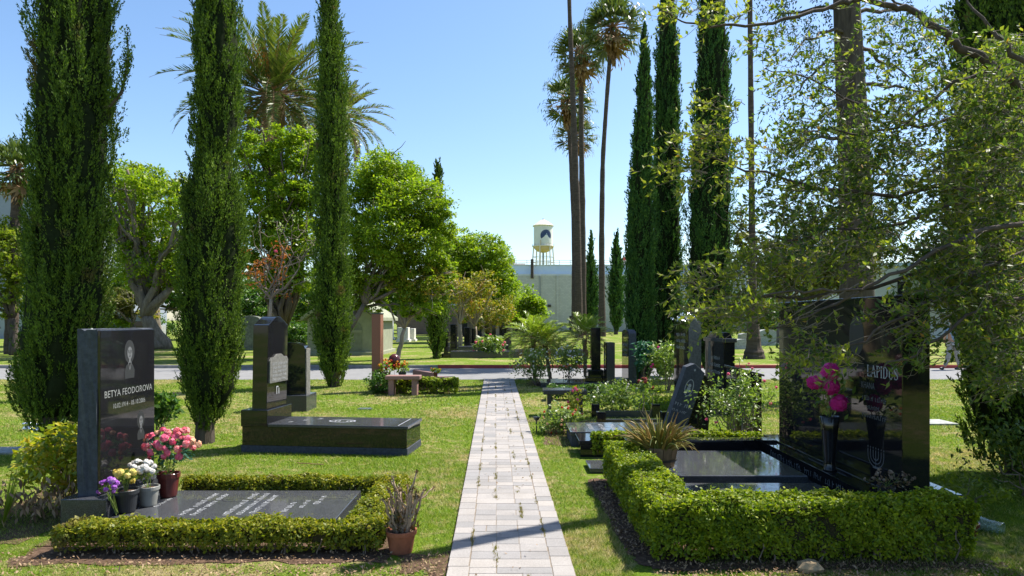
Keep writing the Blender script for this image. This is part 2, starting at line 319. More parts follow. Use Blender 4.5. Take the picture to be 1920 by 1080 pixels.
mb = MB(); mb.add([(-1500,-60,0),(1500,-60,0),(1500,2500,0),(-1500,2500,0)], np.array([(0,1,2,3)])); struct("lawn", mb, M['lawn'])
mb = MB(); mb.add([(-120,19.45,0.004),(120,19.45,0.004),(120,24,0.004),(-120,24,0.004)], np.array([(0,1,2,3)])); struct("road", mb, M['asphalt'])
mb = MB(); mb.box(-120,-2.62,24,24.16,-0.05,0.11); struct("kerb", mb, M['kerbgrey'])
mb = MB(); mb.box(-2.61,120,24,24.16,-0.05,0.115); struct("kerb_red", mb, M['kerbred'])
PX0, PS, PHW = 0.103, -0.0242, 0.425
def path_c(y): return PX0 + PS*y
R(11)
mb = MB(); mb.add([(path_c(1)-PHW,1,0.0268),(path_c(1)+PHW,1,0.0268),(path_c(19.45)+PHW,19.45,0.0268),(path_c(19.45)-PHW,19.45,0.0268)], np.array([(0,1,2,3)])); struct("path_bed", mb, M['sand'])
def paver_box(mb, x0, x1, y0, y1):
    g = 0.0017 + abs(RNG.normal(0, 0.0006)); c = path_c((y0+y1)/2); z = 0.030 + RNG.normal(0, 0.0005); j = RNG.normal(0, 0.0012)
    mb.box(c+x0+g+j, c+x1-g+j, y0+g, y1-g, -0.02, z, 0.0006)
mb = MB()
for side in (0, 1):
    y = 1.0 + 0.07*side
    while y < 19.3:
        d = RNG.choice([0.17, 0.15, 0.20, 0.19]); x0, x1 = ((-PHW, -PHW+0.145), (PHW-0.145, PHW))[side]
        paver_box(mb, x0, x1, y, y+d); y += d
y = 1.0; lim0, lim1 = -PHW+0.148, PHW-0.148
while y < 19.3:
    d = RNG.choice([0.16, 0.145, 0.11, 0.21], p=[0.35, 0.3, 0.15, 0.2]); x = lim0
    k = [(0.18,0.17,0.20),(0.18,0.17,0.20),(0.18,0.37),(0.35,0.20),(0.10,0.08,0.17,0.20),(0.18,0.17,0.20)][RNG.integers(6)]; tot = sum(k)
    for q in k:
        wq = q/tot*(lim1-lim0); paver_box(mb, x, x+wq, y, y+d); x += wq
    y += d
struct("path", mb, M['paver'])
# soil strips round the clipped hedges
def soil(name, pts, z=0.005):
    pts = [(p[0]+RNG.normal(0,0.015), p[1]+RNG.normal(0,0.015), z) for p in pts]
    mb = MB(); mb.add(pts, [list(range(len(pts)))]); struct(name, mb, M['soil'])
def ringpoly(corners, n=14, wob=0.03):
    out = []
    for a, b_ in zip(corners, corners[1:]+corners[:1]):
        for t in np.linspace(0, 1, n, endpoint=False): out.append((a[0]+(b_[0]-a[0])*t + RNG.normal(0,wob), a[1]+(b_[1]-a[1])*t + RNG.normal(0,wob)))
    return out
soil("soil_bed", ringpoly([(0.80,7.3),(0.83,5.2),(0.88,4.72),(1.05,4.60),(3.3,4.62),(3.3,5.5),(1.3,5.5),(1.3,7.3)], 14, 0.012))
soil("soil_bed", ringpoly([(-3.5,4.74),(-0.85,4.78),(-0.88,6.7),(-1.3,6.7),(-1.3,5.3),(-3.6,5.3)], 12, 0.025), 0.0052)
soil("soil_bed", ringpoly([(-0.75,4.6),(-0.42,4.55),(-0.40,4.95),(-0.8,4.95)], 6, 0.03), 0.0048)
soil("soil_bed", ringpoly([(0.44,9.3),(0.80,9.15),(1.5,10.2),(1.4,11.6),(0.62,11.2),(0.45,10.2)], 8, 0.03), 0.0048)
soil("soil_bed", ringpoly([(0.35,17.6),(1.9,17.4),(2.2,19.2),(0.9,19.4),(0.4,18.8)], 8, 0.04), 0.0048)
soil("soil_bed", ringpoly([(-4.4,5.2),(-3.7,5.2),(-3.6,6.8),(-4.7,6.8)], 6, 0.05), 0.0048)
# leaf litter
R(5)
N = 5200
zone = RNG.integers(0, 5, N)
zx = np.array([[-4.2,-0.5],[0.82,1.02],[0.95,3.5],[-2.2,-0.45],[-0.3,0.3]]); zy = np.array([[4.5,4.95],[4.9,7.2],[4.45,4.75],[3.9,4.7],[4,18]])
lx = zx[zone,0] + RNG.random(N)*(zx[zone,1]-zx[zone,0]); ly = zy[zone,0] + RNG.random(N)*(zy[zone,1]-zy[zone,0])
keep = (zone != 4) | (RNG.random(N) < 0.15); lx, ly = lx[keep], ly[keep]; n_ = len(lx)
an = RNG.random(n_)*6.28; s_ = 0.006+0.009*RNG.random(n_); C = np.stack([lx, ly, 0.012+0.02*RNG.random(n_)+np.where(np.abs(lx-path_c(ly)) < PHW, 0.024, 0)], 1)
U = np.stack([np.cos(an)*s_, np.sin(an)*s_, s_*RNG.normal(0,0.5,n_)], 1); V = np.stack([-np.sin(an)*s_*0.5, np.cos(an)*s_*0.5, s_*RNG.normal(0,0.3,n_)], 1)
M['litter'] = leaf_mat("fallen_leaves", [(0.10,0.05,0.03),(0.26,0.17,0.10),(0.42,0.30,0.19)], 0.1, 0.8, 5, 0.2)
mb = MB(); mb.leaves(C, U, V); struct("fallen_leaves", mb, M['litter'], 'stuff')
# weeds in the path joints
N = 1500; yy = 4.2 + RNG.random(N)**1.3*14; jx = RNG.choice([lim0, lim1, -0.10, 0.12], N) + RNG.normal(0, 0.006, N); cl = np.sin(yy*7.3+jx*20)+np.sin(yy*3.1+jx*9) > 0.4
yy, jx = yy[cl], jx[cl]; n_ = len(yy); nb = 5
yy = np.repeat(yy, nb)+RNG.normal(0,0.012,n_*nb); jx = np.repeat(jx, nb)+RNG.normal(0,0.007,n_*nb); n_ *= nb
U = np.stack([RNG.normal(0,0.008,n_), RNG.normal(0,0.008,n_), 0.014+0.018*RNG.random(n_)], 1); an = RNG.random(n_)*3.14; V = np.stack([np.cos(an)*0.003, np.sin(an)*0.003, np.zeros(n_)], 1)
M['weed'] = leaf_mat("dry_weeds", [(0.10,0.12,0.02),(0.24,0.20,0.05),(0.35,0.24,0.10)], 0.3, 0.7, 5)
mb = MB(); mb.blades(np.stack([path_c(yy)+jx, yy, np.full(n_, 0.026)], 1), U, V); struct("path_weeds", mb, M['weed'], 'stuff')

# ------------------------------------------------------------------ grass blades
R(21)
EXCL = [(-3.62,-1.36,5.35,6.55),(1.2,3.7,5.0,8.5),(-3.5,-1.25,8.75,9.4),(0.8,3.0,7.2,9.7),(0.88,1.3,4.5,7.3),(-3.5,-0.95,4.72,5.2),(-0.93,-0.70,4.85,5.1),(0.6,3.1,16.9,18.4),(-4.35,-3.78,12.6,13.3)]
def grass(y0, y1, dens, h, wd, mb):
    xm = 0.86*y1; A = (y1-y0)*2*xm; N = int(A*dens)
    y = y0+(y1-y0)*RNG.random(N); x = (RNG.random(N)*2-1)*xm; k = np.abs(x) < 0.79*y+0.2
    edge = 0.02*np.sin(y*9)+0.015*np.sin(y*23+1)+RNG.normal(0,0.012,N); k &= np.abs(x-path_c(y)) > PHW-0.012+edge*0.8
    for a,b_,c,d in EXCL: k &= ~((x>a)&(x<b_)&(y>c)&(y<d))
    # sparse where trodden dry
    k &= ~((x < -0.42) & (y < 4.85) & (x > -3.6) & (RNG.random(N) < 0.55))
    k &= ~((x < -0.38) & (x > -1.0) & (y < 5.4) & (RNG.random(N) < 0.5))
    k &= ~((x > 0.82) & (x < 1.3) & (y < 7.3) & (RNG.random(N) < 0.93)); k &= ~((x > 1.0) & (x < 3.4) & (y < 4.75) & (y > 4.62) & (RNG.random(N) < 0.75))
    x, y = x[k], y[k]; n = len(x); an = RNG.random(n)*6.283; hh = h*(0.5+0.8*RNG.random(n)) * (1+0.35*np.sin(x*2.1+1.3*np.sin(y*1.7))*np.cos(y*1.3)); ln = RNG.normal(0,0.75,(n,2))
    U = np.stack([ln[:,0]*hh, ln[:,1]*hh, hh], 1); V = np.stack([np.cos(an)*wd, np.sin(an)*wd, np.zeros(n)], 1)
    mb.blades(np.stack([x, y, np.full(n, -0.002)], 1), U, V)
mb = MB()
grass(4.2, 6.0, 9000, 0.026, 0.0026, mb); grass(6.0, 9.0, 4200, 0.027, 0.0036, mb); grass(9.0, 13.0, 1500, 0.028, 0.006, mb); grass(13.0, 19.45, 550, 0.03, 0.010, mb)
o = struct("grass", mb, M['grass'], 'stuff', "short sunlit lawn grass with dry straw patches")

# ------------------------------------------------------------------ vegetation builders
def unit(v): return v/(np.linalg.norm(v, axis=-1, keepdims=True)+1e-9)
def rdir(n, up=0.0): v = unit(RNG.normal(size=(n,3))); v[:,2] += up; return unit(v)
def rand_leaves(mb, C, size, ratio=0.45, U=None, jit=0.3):
    n = len(C); U = rdir(n) if U is None else unit(U)
    V = unit(np.cross(U, rdir(n))); s = size*(1-jit+2*jit*RNG.random(n))[:,None]
    mb.leaves(C, U*s, V*s*ratio)

def cypress(name, label, base, prof, nplume, nleaf, leaf, mat, seed, group, plume=0.32, core=0.62, trunk_r=0.09, lean_out=0.28, spikes=0):
    """prof: rows (z, x offset, radius) from bottom to top"""
    R(seed); base = np.array(base, float); prof = np.array(prof, float); T = thing(name, label, "cypress tree", base, group=group)
    zt = prof[-1,0]
    mb = MB(); tz = np.linspace(-0.05, prof[0,0]+0.6, 5); tx = np.interp(tz, prof[:,0], prof[:,1]); 
    mb.tube(np.stack([tx, 0*tz, tz],1)+base, np.linspace(trunk_r*1.35, trunk_r, 5), 9); part(T, "trunk", mb, M['barkd'])
    mb = MB()
    # weight plumes by radius
    zz = np.linspace(prof[0,0], zt, 400); rr = np.interp(zz, prof[:,0], prof[:,2]); cdf = np.cumsum(rr+0.05); cdf /= cdf[-1]
    z = np.interp(RNG.random(nplume), cdf, zz); a = RNG.random(nplume)*2*np.pi
    r = np.interp(z, prof[:,0], prof[:,2]); cx = np.interp(z, prof[:,0], prof[:,1])
    # vertical ridges and hollows
    ph = RNG.random(4)*6.28; rid = 1 + 0.10*np.sin(a*5+z*1.1+ph[0])+0.10*np.sin(a*3-z*2.3+ph[1])+0.09*np.sin(z*4.1+a*2+ph[2])+0.05*np.sin(z*9+a*4+ph[3]); rid += (RNG.random(nplume) < 0.03)*0.16
    rad = r*rid*(0.62+0.38*RNG.random(nplume)**0.5)
    out = np.stack([np.cos(a), np.sin(a), np.zeros(nplume)], 1)
    root = np.stack([cx+rad*np.cos(a)*0.80, rad*np.sin(a)*0.80, z-plume*0.35], 1)
    d = out*lean_out+np.array([0,0,1.0])+RNG.normal(0,0.16,(nplume,3)); d = unit(d); Lp = plume*(0.6+0.7*RNG.random(nplume))*np.clip(r/np.median(r), 0.45, 1.2)
    t = RNG.random((nplume,nleaf))**0.85; wd = (np.sin(np.clip(t,0,1)*np.pi)**0.7*0.15+0.025)*(1-t*0.5)
    off = RNG.normal(size=(nplume,nleaf,3))*0.5
    C = root[:,None,:]+d[:,None,:]*(t*Lp[:,None])[:,:,None]+off*(wd*Lp[:,None])[:,:,None]
    U = d[:,None,:]*1.25+off*0.75+RNG.normal(0,0.2,(nplume,nleaf,3))
    C = C.reshape(-1,3)+base; U = unit(U.reshape(-1,3)); n = len(C); V = unit(np.cross(U, rdir(n))); s = (leaf*(0.6+0.8*RNG.random(n)))[:,None]
    mb.leaves(C, U*s*1.1, V*s*0.42); crown = part(T, "crown", mb, M[mat])
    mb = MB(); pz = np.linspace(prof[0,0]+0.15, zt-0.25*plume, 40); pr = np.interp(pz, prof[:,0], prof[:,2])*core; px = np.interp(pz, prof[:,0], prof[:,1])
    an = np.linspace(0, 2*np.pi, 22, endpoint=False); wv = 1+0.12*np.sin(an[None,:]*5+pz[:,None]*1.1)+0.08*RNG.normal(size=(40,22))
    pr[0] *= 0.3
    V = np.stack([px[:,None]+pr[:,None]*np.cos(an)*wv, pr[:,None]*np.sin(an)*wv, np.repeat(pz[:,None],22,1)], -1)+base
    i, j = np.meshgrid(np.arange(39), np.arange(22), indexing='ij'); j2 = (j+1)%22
    mb.add(V.reshape(-1,3), np.stack([i*22+j,i*22+j2,(i+1)*22+j2,(i+1)*22+j],-1).reshape(-1,4)); part(T, "light_block_core", mb, M['ccore'], smooth=True)  # solid dark core added to block light inside the crown
    return T
def pxprof(base, Z, rows, top=None):
    """rows (y, xl, xr) in photo pixels surveyed at distance Z -> (z, xoff, radius)"""
    out = []
    for y, a, b_ in rows: out.append((EYE-(y-HY)/F*Z - base[2], ((a+b_)/2-CX)/F*Z-base[0], (b_-a)/2/F*Z))
    out.sort(); return out + (top or [])

def crown_lobes(mb, lobes, nclump, nleaf, leaf, clr=0.22, ratio=0.5, droop=0.0, fill=0.35):
    """lobes: (centre3, radius3). clumps biased to the shell; leaves in each clump"""
    vol = np.array([np.prod(l[1])**(2/3) for l in lobes]); cnt = np.maximum(3, (vol/vol.sum()*nclump).astype(int)); cc = []
    for (c, r), k in zip(lobes, cnt):
        u = rdir(k); rad = np.where(RNG.random(k) < fill, RNG.random(k)**(1/3)*0.8, 0.78+0.26*RNG.random(k)); lump = 1+0.13*np.sin(u[:,0]*6+c[0])+0.13*np.sin(u[:,2]*7+u[:,1]*4+c[2])
        cc.append(np.hstack([np.array(c)+u*np.array(r)*(rad*lump)[:,None], np.full((k,1), np.mean(r))]))
    cc = np.vstack(cc); k = len(cc); cr = cc[:,3]*clr*(0.6+0.8*RNG.random(k))
    off = rdir(k*nleaf).reshape(k,nleaf,3)*(RNG.random((k,nleaf,1))**0.5); off[:,:,2] *= 0.6
    C = cc[:,None,:3]+off*cr[:,None,None]*1.5
    U = off*1.0+RNG.normal(0,0.5,(k,nleaf,3)); U[:,:,2] -= droop
    n = k*nleaf; C = C.reshape(-1,3); U = unit(U.reshape(-1,3)); W = rdir(n, 1.2); V = unit(np.cross(U, W)); s = (leaf*(0.65+0.7*RNG.random(n)))[:,None]
    mb.leaves(C, U*s, V*s*ratio); return cc[:,:3]
def wiggle(p0, p1, n=7, amp=0.06, sag=0.0):
    p0, p1 = np.array(p0,float), np.array(p1,float); t = np.linspace(0,1,n)[:,None]; L = np.linalg.norm(p1-p0); w_ = RNG.normal(0,amp*L,(n,3)); w_[0]=0; w_[-1]=0
    q = p0+(p1-p0)*t+w_*0.5; q[:,2] += sag*L*4*(t*(1-t))[:,0]; return q
def broad_tree(name, label, base, Z, lobes_px, nclump, nleaf, leaf, mat, seed, bark='bark', trunk_r=0.16, fork=None, stems=1, group=None, cat="tree", clr=0.22, limbs=10, depthr=0.9, droop=0.1, fill=0.35, ratio=0.5):
    """lobes_px: (cx, cy, rx, ry) in photo pixels at distance Z"""
    R(seed); base = np.array(base,float); T = thing(name, label, cat, base, group=group); lobes = []
    for cx, cy, rx, ry in lobes_px:
        c = P(cx, cy, Z); c[1] += RNG.normal(0, 0.3*rx/F*Z); lobes.append((c, np.array([rx, rx*depthr, ry])/F*Z))
    mb = MB(); ctr = np.mean([l[0] for l in lobes], 0)
    fk = np.array(fork,float) if fork is not None else base+(ctr-base)*np.array([0.4,0.4,0.42])
    tops = []
    for s in range(stems):
        f = fk+(RNG.normal(0,0.35,3)*np.array([1,1,0.4]) if stems > 1 else 0); b0 = base+(RNG.normal(0,0.12,3)*np.array([1,1,0]) if stems > 1 else 0)
        mb.tube(wiggle(b0-np.array([0,0,0.05]), f, 6, 0.04), np.linspace(trunk_r*1.25, trunk_r*0.75, 6)/(stems**0.35), 9); tops.append(f)
    part(T, "trunk", mb, M[bark], smooth=True)
    mb = MB()
    for i in range(limbs):
        l = lobes[i % len(lobes)]; f = tops[i % len(tops)]; e = l[0]+RNG.normal(0,0.4,3)*l[1]; q = wiggle(f, e, 7, 0.06, 0.03); mb.tube(q, np.linspace(trunk_r*0.5, trunk_r*0.12, 7), 6)
        for _ in range(3):
            k = RNG.integers(3,7); e2 = e+RNG.normal(0,0.55,3)*l[1]; mb.tube(wiggle(q[k], e2, 5, 0.07), np.linspace(trunk_r*0.2, trunk_r*0.05, 5), 5)
    part(T, "limbs", mb, M[bark], smooth=True)
    mb = MB(); crown_lobes(mb, lobes, nclump, nleaf, leaf, clr, ratio, droop, fill); part(T, "crown", mb, M[mat]); return T

def feather_frond(mb, mr, o, az, el, L, droop, nl, ll, lw, ang=0.9, rr=0.012, vee=0.35):
    n = 14; t = np.linspace(0,1,n); h = np.array([math.cos(az), math.sin(az), 0]); e = el - droop*t**1.6
    st = np.stack([np.cos(e)]*3,1)*h+np.stack([0*e,0*e,np.sin(e)],1); q = o+np.vstack([[0,0,0], np.cumsum(st[:-1]*L/(n-1),0)])
    mr.tube(q, np.linspace(rr,rr*0.25,n), 5, cap=False)
    ts = np.linspace(0.14,1,nl); side = np.array([-h[1],h[0],0.0]); pos = np.stack([np.interp(ts,t,q[:,k]) for k in range(3)],1); tg = unit(np.stack([np.interp(ts,t,st[:,k]) for k in range(3)],1)); up = unit(np.cross(tg, side)); up *= np.sign(up[:,2:3]+1e-6)
    for sg in (-1,1):
        ln = ll*np.sin(np.clip(0.15+ts*0.9,0,1)*np.pi)**0.5*(0.85+0.3*RNG.random(nl)); ln[-1] *= 0.7
        U = unit(tg*ang+side*sg*0.85+up*vee+RNG.normal(0,0.08,(nl,3)))*(ln/2)[:,None]; V = unit(np.cross(U, up+0.3*RNG.normal(size=(nl,3))))*lw
        mb.leaves(pos+U, U, V)
def date_palm(name, label, base, crown, Z, L, nf, trunk_r, mat, seed, group=None, nl=46, ll=0.55, lw=0.028, lo=-0.75, hi=1.45, fruit=True, droop=1.1, bk='barkdate', cat="palm tree", rr=0.03, thin=0.45):
    R(seed); base = np.array(base,float); crown = np.array(crown,float); T = thing(name, label, cat, base, group=group)
    mb = MB(); q = wiggle(base-np.array([0,0,0.1]), crown, 30, 0.006); rad = np.full(30, trunk_r)*(1+0.06*RNG.normal(size=30)); rad[0]*=1.25; rad[-4:] *= 1.35; mb.tube(q, rad, 14); part(T, "trunk", mb, M[bk])
    ml, mr, md = MB(), MB(), MB()
    for i in range(nf):
        f = (i+0.5)/nf; el = hi-(hi-lo)*f**0.9+RNG.normal(0,0.08); az = i*2.39996+RNG.normal(0,0.15)
        feather_frond(ml if f < 0.93 else md, mr, crown+np.array([math.cos(az)*trunk_r*0.7, math.sin(az)*trunk_r*0.7, 0.15*(1-f)]), az, el, L*(0.85+0.2*RNG.random())*(0.8 if f<0.15 else 1), droop*(0.45+0.7*f), nl, ll, lw, rr=rr, ang=0.9)
    part(T, "crown", ml, M[mat]); part(T, "frond_ribs", mr, M['palmdead'])
    if len(md.v): part(T, "dead_fronds", md, M['palmdead'])
    if fruit:
        mo = MB()
        for i in range(9):
            az = i*2.4; d0 = np.array([math.cos(az), math.sin(az)-0.8, 1.6]); n = 150; t = RNG.random(n)[:,None]; C = crown+unit(d0)*t*L*0.46+RNG.normal(0,1,(n,3))*t*0.16+np.array([0,0,0.2])
            rand_leaves(mo, C, 0.07, 0.3, U=d0+RNG.normal(0,0.4,(n,3)))
        part(T, "fruit_stalks", mo, M['orange'])
    return T
def fan_palm(name, label, pts, rads, crown_r, nfan, seed, group, skirt=True, thin=14, cat="palm tree", squash=1.0, jit=0.0):
    R(seed); pts = np.array(pts,float); T = thing(name, label, cat, pts[0], group=group); mb = MB()
    t = np.linspace(0,1,len(pts)); tt = np.linspace(0,1,40); q = np.stack([np.interp(tt,t,pts[:,k]) for k in range(3)],1); k_ = np.ones(5)/5
    for k in range(3): q[2:-2,k] = np.convolve(q[:,k],k_,'valid')
    rr = np.interp(tt,t,rads)*(1+0.04*RNG.normal(size=40)); q[0,2] -= 0.1; mb.tube(q, rr, 12); part(T, "trunk", mb, M['barkpalm'])
    top = pts[-1]; ml, mp, md = MB(), MB(), MB()
    for i in range(nfan):
        f = (i+0.5)/nfan; el = 1.35-2.2*f+RNG.normal(0,0.12); az = i*2.39996+RNG.normal(0,0.2); d = np.array([math.cos(az)*math.cos(el), math.sin(az)*math.cos(el), math.sin(el)])
        Lp = crown_r*(0.48+0.1*RNG.random()); hub = top+d*Lp+np.array([0,0,-0.12*Lp]); mp.tube(np.array([top, top+d*Lp*0.5+np.array([0,0,0.02]), hub]), [0.03*crown_r/1.6]*3, 4, cap=False)
        n = thin; th = np.linspace(-1.55,1.55,n); side = unit(np.cross(d, np.array([0,0,1.0]))+1e-3); dn = unit(np.cross(side,d)); R_ = crown_r*0.50
        dirs = np.cos(th)[:,None]*d+np.sin(th)[:,None]*side+(0.22*np.abs(np.sin(th))-0.15)[:,None]*dn
        dirs = unit(dirs+RNG.normal(0,0.06,(n,3))); U = dirs*R_*0.5*(0.85+0.3*RNG.random(n))[:,None]; V = unit(np.cross(U, dn[None,:]+RNG.normal(0,0.3,(n,3))))*R_*0.085
        b2 = ml if f < 0.94 else md
        b2.leaves(hub+U, U, V)
        # drooping tips
        tip = hub+2*U; U2 = unit(dirs*0.5+np.array([0,0,-1.0])+RNG.normal(0,0.2,(n,3)))*R_*0.16; b2.leaves(tip+U2*0.8, U2, V*0.55)
    part(T, "crown", ml, M['palmfan']); part(T, "leaf_stalks", mp, M['palmdead'])
    if skirt:
        n = 130; a = RNG.random(n)*6.28; z = RNG.random(n); C = top+np.stack([np.cos(a)*(0.12+0.30*(1-z))*crown_r*0.5, np.sin(a)*(0.12+0.30*(1-z))*crown_r*0.5, -z*crown_r*1.0], 1)
        rand_leaves(md, C, crown_r*0.17, 0.28, U=np.stack([np.cos(a)*0.3,np.sin(a)*0.3,-np.ones(n)],1)+RNG.normal(0,0.2,(n,3)))
    if len(md.v): part(T, "dead_skirt", md, M['palmdead'])
    return T

def hedge_mesh(x0,x1,y0,y1,h, dens, leaf, seed, mb, core, zb=0.03, bumpy=0.018):
    R(seed)
    faces = [('t',(x1-x0)*(y1-y0)),('f',(x1-x0)*h),('b',(x1-x0)*h),('l',(y1-y0)*h),('r',(y1-y0)*h)]
    for k, A in faces:
        n = int(A*dens*(1.15 if k == 't' else 1)); u, v = RNG.random(n), RNG.random(n); dep = np.abs(RNG.normal(0,0.016,n))
        if k != 't': v = 1-(1-v)**1.0
        X = x0+u*(x1-x0); Y = y0+u*(y1-y0)
        if k == 't': C = np.stack([x0+u*(x1-x0), y0+v*(y1-y0), h-dep],1); nr = (0,0,1)
        elif k == 'f': C = np.stack([X, y0+dep, zb+v*(h-zb)],1); nr = (0,-1,0)
        elif k == 'b': C = np.stack([X, y1-dep, zb+v*(h-zb)],1); nr = (0,1,0)
        elif k == 'l': C = np.stack([x0+dep, Y, zb+v*(h-zb)],1); nr = (-1,0,0)
        else: C = np.stack([x1-dep, Y, zb+v*(h-zb)],1); nr = (1,0,0)
        nr = np.array(nr,float)
        s = bumpy*(np.sin(C[:,0]*7+C[:,2]*9)+np.sin(C[:,1]*8-C[:,0]*5+2)+0.8*np.sin(C[:,0]*19+C[:,2]*17+C[:,1]*15)); C += nr*s[:,None]
        low = np.clip((0.42-C[:,2]/h)/0.42,0,1) if k != 't' else np.zeros(n); keep = RNG.random(n) > low**0.8*0.95; C = C[keep]-nr*(low[keep]*0.05)[:,None]
        # rounded shoulders
        sh = 0.045; over = np.clip((C[:,2]-(h-sh))/sh,0,1)
        if k != 't': C -= nr*(over**2*0.03)[:,None]
        else:
            ex = np.minimum.reduce([C[:,0]-x0, x1-C[:,0], C[:,1]-y0, y1-C[:,1]]); C[:,2] -= np.clip(1-ex/0.05,0,1)**2*0.028
        stray = RNG.random(len(C)) < 0.06; C[stray] += nr*RNG.random((stray.sum(),1))*0.04; C += nr*(0.010*np.sin(C[:,0]*43+C[:,1]*31)*np.sin(C[:,2]*37+C[:,0]*11))[:,None]
        nn = len(C); Nn = unit(nr*0.8+RNG.normal(0,0.7,(nn,3))+np.array([0,0,0.35])); U = unit(np.cross(Nn, rdir(nn))); V = np.cross(Nn, U); s = (leaf*(0.5+1.1*RNG.random(nn)))[:,None]
        mb.leaves(C, U*s, V*s*0.58)
    c = 0.035; core.box(x0+c,x1-c,y0+c,y1-c,min(0.42*h,0.16),h-c)
def hedge(name, label, rects, h, dens, leaf, mat, seed, stems=30, group=None, bumpy=0.018):
    rects = [tuple(r) for r in rects]; bx = min(r[0] for r in rects); by = min(r[2] for r in rects); T = thing(name, label, "hedge", (bx,by,0), group=group)
    mb, core, st = MB(), MB(), MB()
    for i, r in enumerate(rects): hedge_mesh(*r, h, dens, leaf, seed+i, mb, core, bumpy=bumpy)
    for r in rects:
        k = max(4, int(stems*max(r[1]-r[0], r[3]-r[2])))
        for _ in range(k):
            x = r[0]+0.06+(r[1]-r[0]-0.12)*RNG.random(); y = r[2]+0.05+(r[3]-r[2]-0.1)*RNG.random(); st.tube(wiggle((x,y,-0.02),(x+RNG.normal(0,0.05),y+RNG.normal(0,0.05),h*0.6),5,0.1), np.linspace(0.006,0.0035,5), 5)
    part(T, "foliage", mb, M[mat]); part(T, "inner_twigs", core, M['hcore']); part(T, "stems", st, M['twig']); return T

def blossom(mb, c, r, n=24, up=(0,0,1), flat=0.7):
    n = int(n*1.7); u = rdir(n); nr = unit(u+np.array(up)*0.9); C = np.array(c)+nr*r*flat*(0.35+0.5*RNG.random((n,1))); U = unit(np.cross(nr, rdir(n))); V = np.cross(nr,U); s = r*(0.22+0.24*RNG.random((n,1))); mb.leaves(C, U*s, V*s*0.8)
def bush(name, label, base, r3, nclump, nleaf, leaf, mat, seed, flowers=None, cat="bush", stems=7, clr=0.3, zc=None, group=None, ratio=0.5, fill=0.5):
    """r3 radii; base on ground; flowers: list (material, count, radius)"""
    R(seed); base = np.array(base,float); r3 = np.array(r3,float); c = base+np.array([0,0, zc if zc else r3[2]*1.02]); T = thing(name, label, cat, base, group=group)
    mb = MB(); cl = crown_lobes(mb, [(c, r3)], nclump, nleaf, leaf, clr, ratio, 0.1, fill); part(T, "foliage", mb, M[mat]); mb = MB()
    for i in range(stems):
        mb.tube(wiggle(base+RNG.normal(0,0.03,3)*np.array([1,1,0]), cl[RNG.integers(len(cl))], 6, 0.08), np.linspace(0.010,0.004,6)*max(0.7,r3[2]/0.4), 5)
    part(T, "stems", mb, M['twig'])
    for fm, cnt, fr in (flowers or []):
        mb = MB()
        for i in range(cnt):
            u = rdir(1, 0.5)[0]; u[1] = -abs(u[1]); blossom(mb, c+u*r3*1.05, fr, 18, up=u)
        part(T, "blossoms", mb, M['f_'+fm])
    return T
# ------------------------------------------------------------------ lettering
def text_into(mb, s, size, o, right, up, align='CENTER', squeeze=1.0, z=0.0):
    cu = bpy.data.curves.new("t", 'FONT'); cu.body = s; cu.size = size; cu.align_x = align; cu.resolution_u = 2; ob = bpy.data.objects.new("t", cu)
    me = bpy.data.meshes.new_from_object(ob); o, right, up = (np.array(q,float) for q in (o,right,up)); nrm = np.cross(right,up)
    if len(me.vertices):
        co = np.empty(len(me.vertices)*3); me.vertices.foreach_get("co", co); co = co.reshape(-1,3)
        mb.add(o+co[:,0:1]*right*squeeze+co[:,1:2]*up+nrm*z, [list(p.vertices) for p in me.polygons])
    bpy.data.objects.remove(ob); bpy.data.meshes.remove(me); bpy.data.curves.remove(cu)
def strip(mb, a, b_, w_, o, right, up, z=0.0):
    a, b_ = np.array(a,float), np.array(b_,float); d = b_-a; d /= np.linalg.norm(d)+1e-9; nn = np.array([-d[1],d[0]])*w_/2; q = [a-nn,b_-nn,b_+nn,a+nn]; nrm = np.cross(right,up)
    mb.add([np.array(o)+p[0]*np.array(right)+p[1]*np.array(up)+nrm*z for p in q], [[0,1,2,3]])
def disc(mb, c, rx, ry, o, right, up, z=0.0, n=20, a0=0, a1=2*np.pi):
    a = np.linspace(a0,a1,n,endpoint=abs(a1-a0)<6.2); right, up = np.array(right,float), np.array(up,float); nrm = np.cross(right,up)
    mb.add([np.array(o)+(c[0]+rx*math.cos(t))*right+(c[1]+ry*math.sin(t))*up+nrm*z for t in a], [list(range(len(a)))])
def scribble(mb, L, size, o, right, up, z=0.0, words=3):
    """a line of engraving too worn to read: uneven strokes"""
    x = 0; k = 0; gap = L/words
    while x < L:
        if (x % gap) < size*0.45: x += size*0.5; continue
        h = size*(0.65+0.3*RNG.random()); strip(mb, (x,0), (x+size*RNG.normal(0,0.1),h), size*0.16, o, right, up, z)
        if RNG.random() < 0.7: yy = RNG.choice([0.1*size, 0.5*size, h*0.95]); strip(mb, (x,yy), (x+size*0.42,yy+RNG.normal(0,0.03)*size), size*0.14, o, right, up, z)
        x += size*(0.5+0.22*RNG.random())
def ring(mb, c, rx, ry, w_, o, right, up, z=0.0, n=28):
    for i in range(n):
        a, b_ = 2*np.pi*i/n, 2*np.pi*(i+1)/n; strip(mb, (c[0]+rx*math.cos(a), c[1]+ry*math.sin(a)), (c[0]+rx*math.cos(b_), c[1]+ry*math.sin(b_)), w_, o, right, up, z)
XR, YF, UP = np.array([1.,0,0]), np.array([0,1.,0]), np.array([0,0,1.])
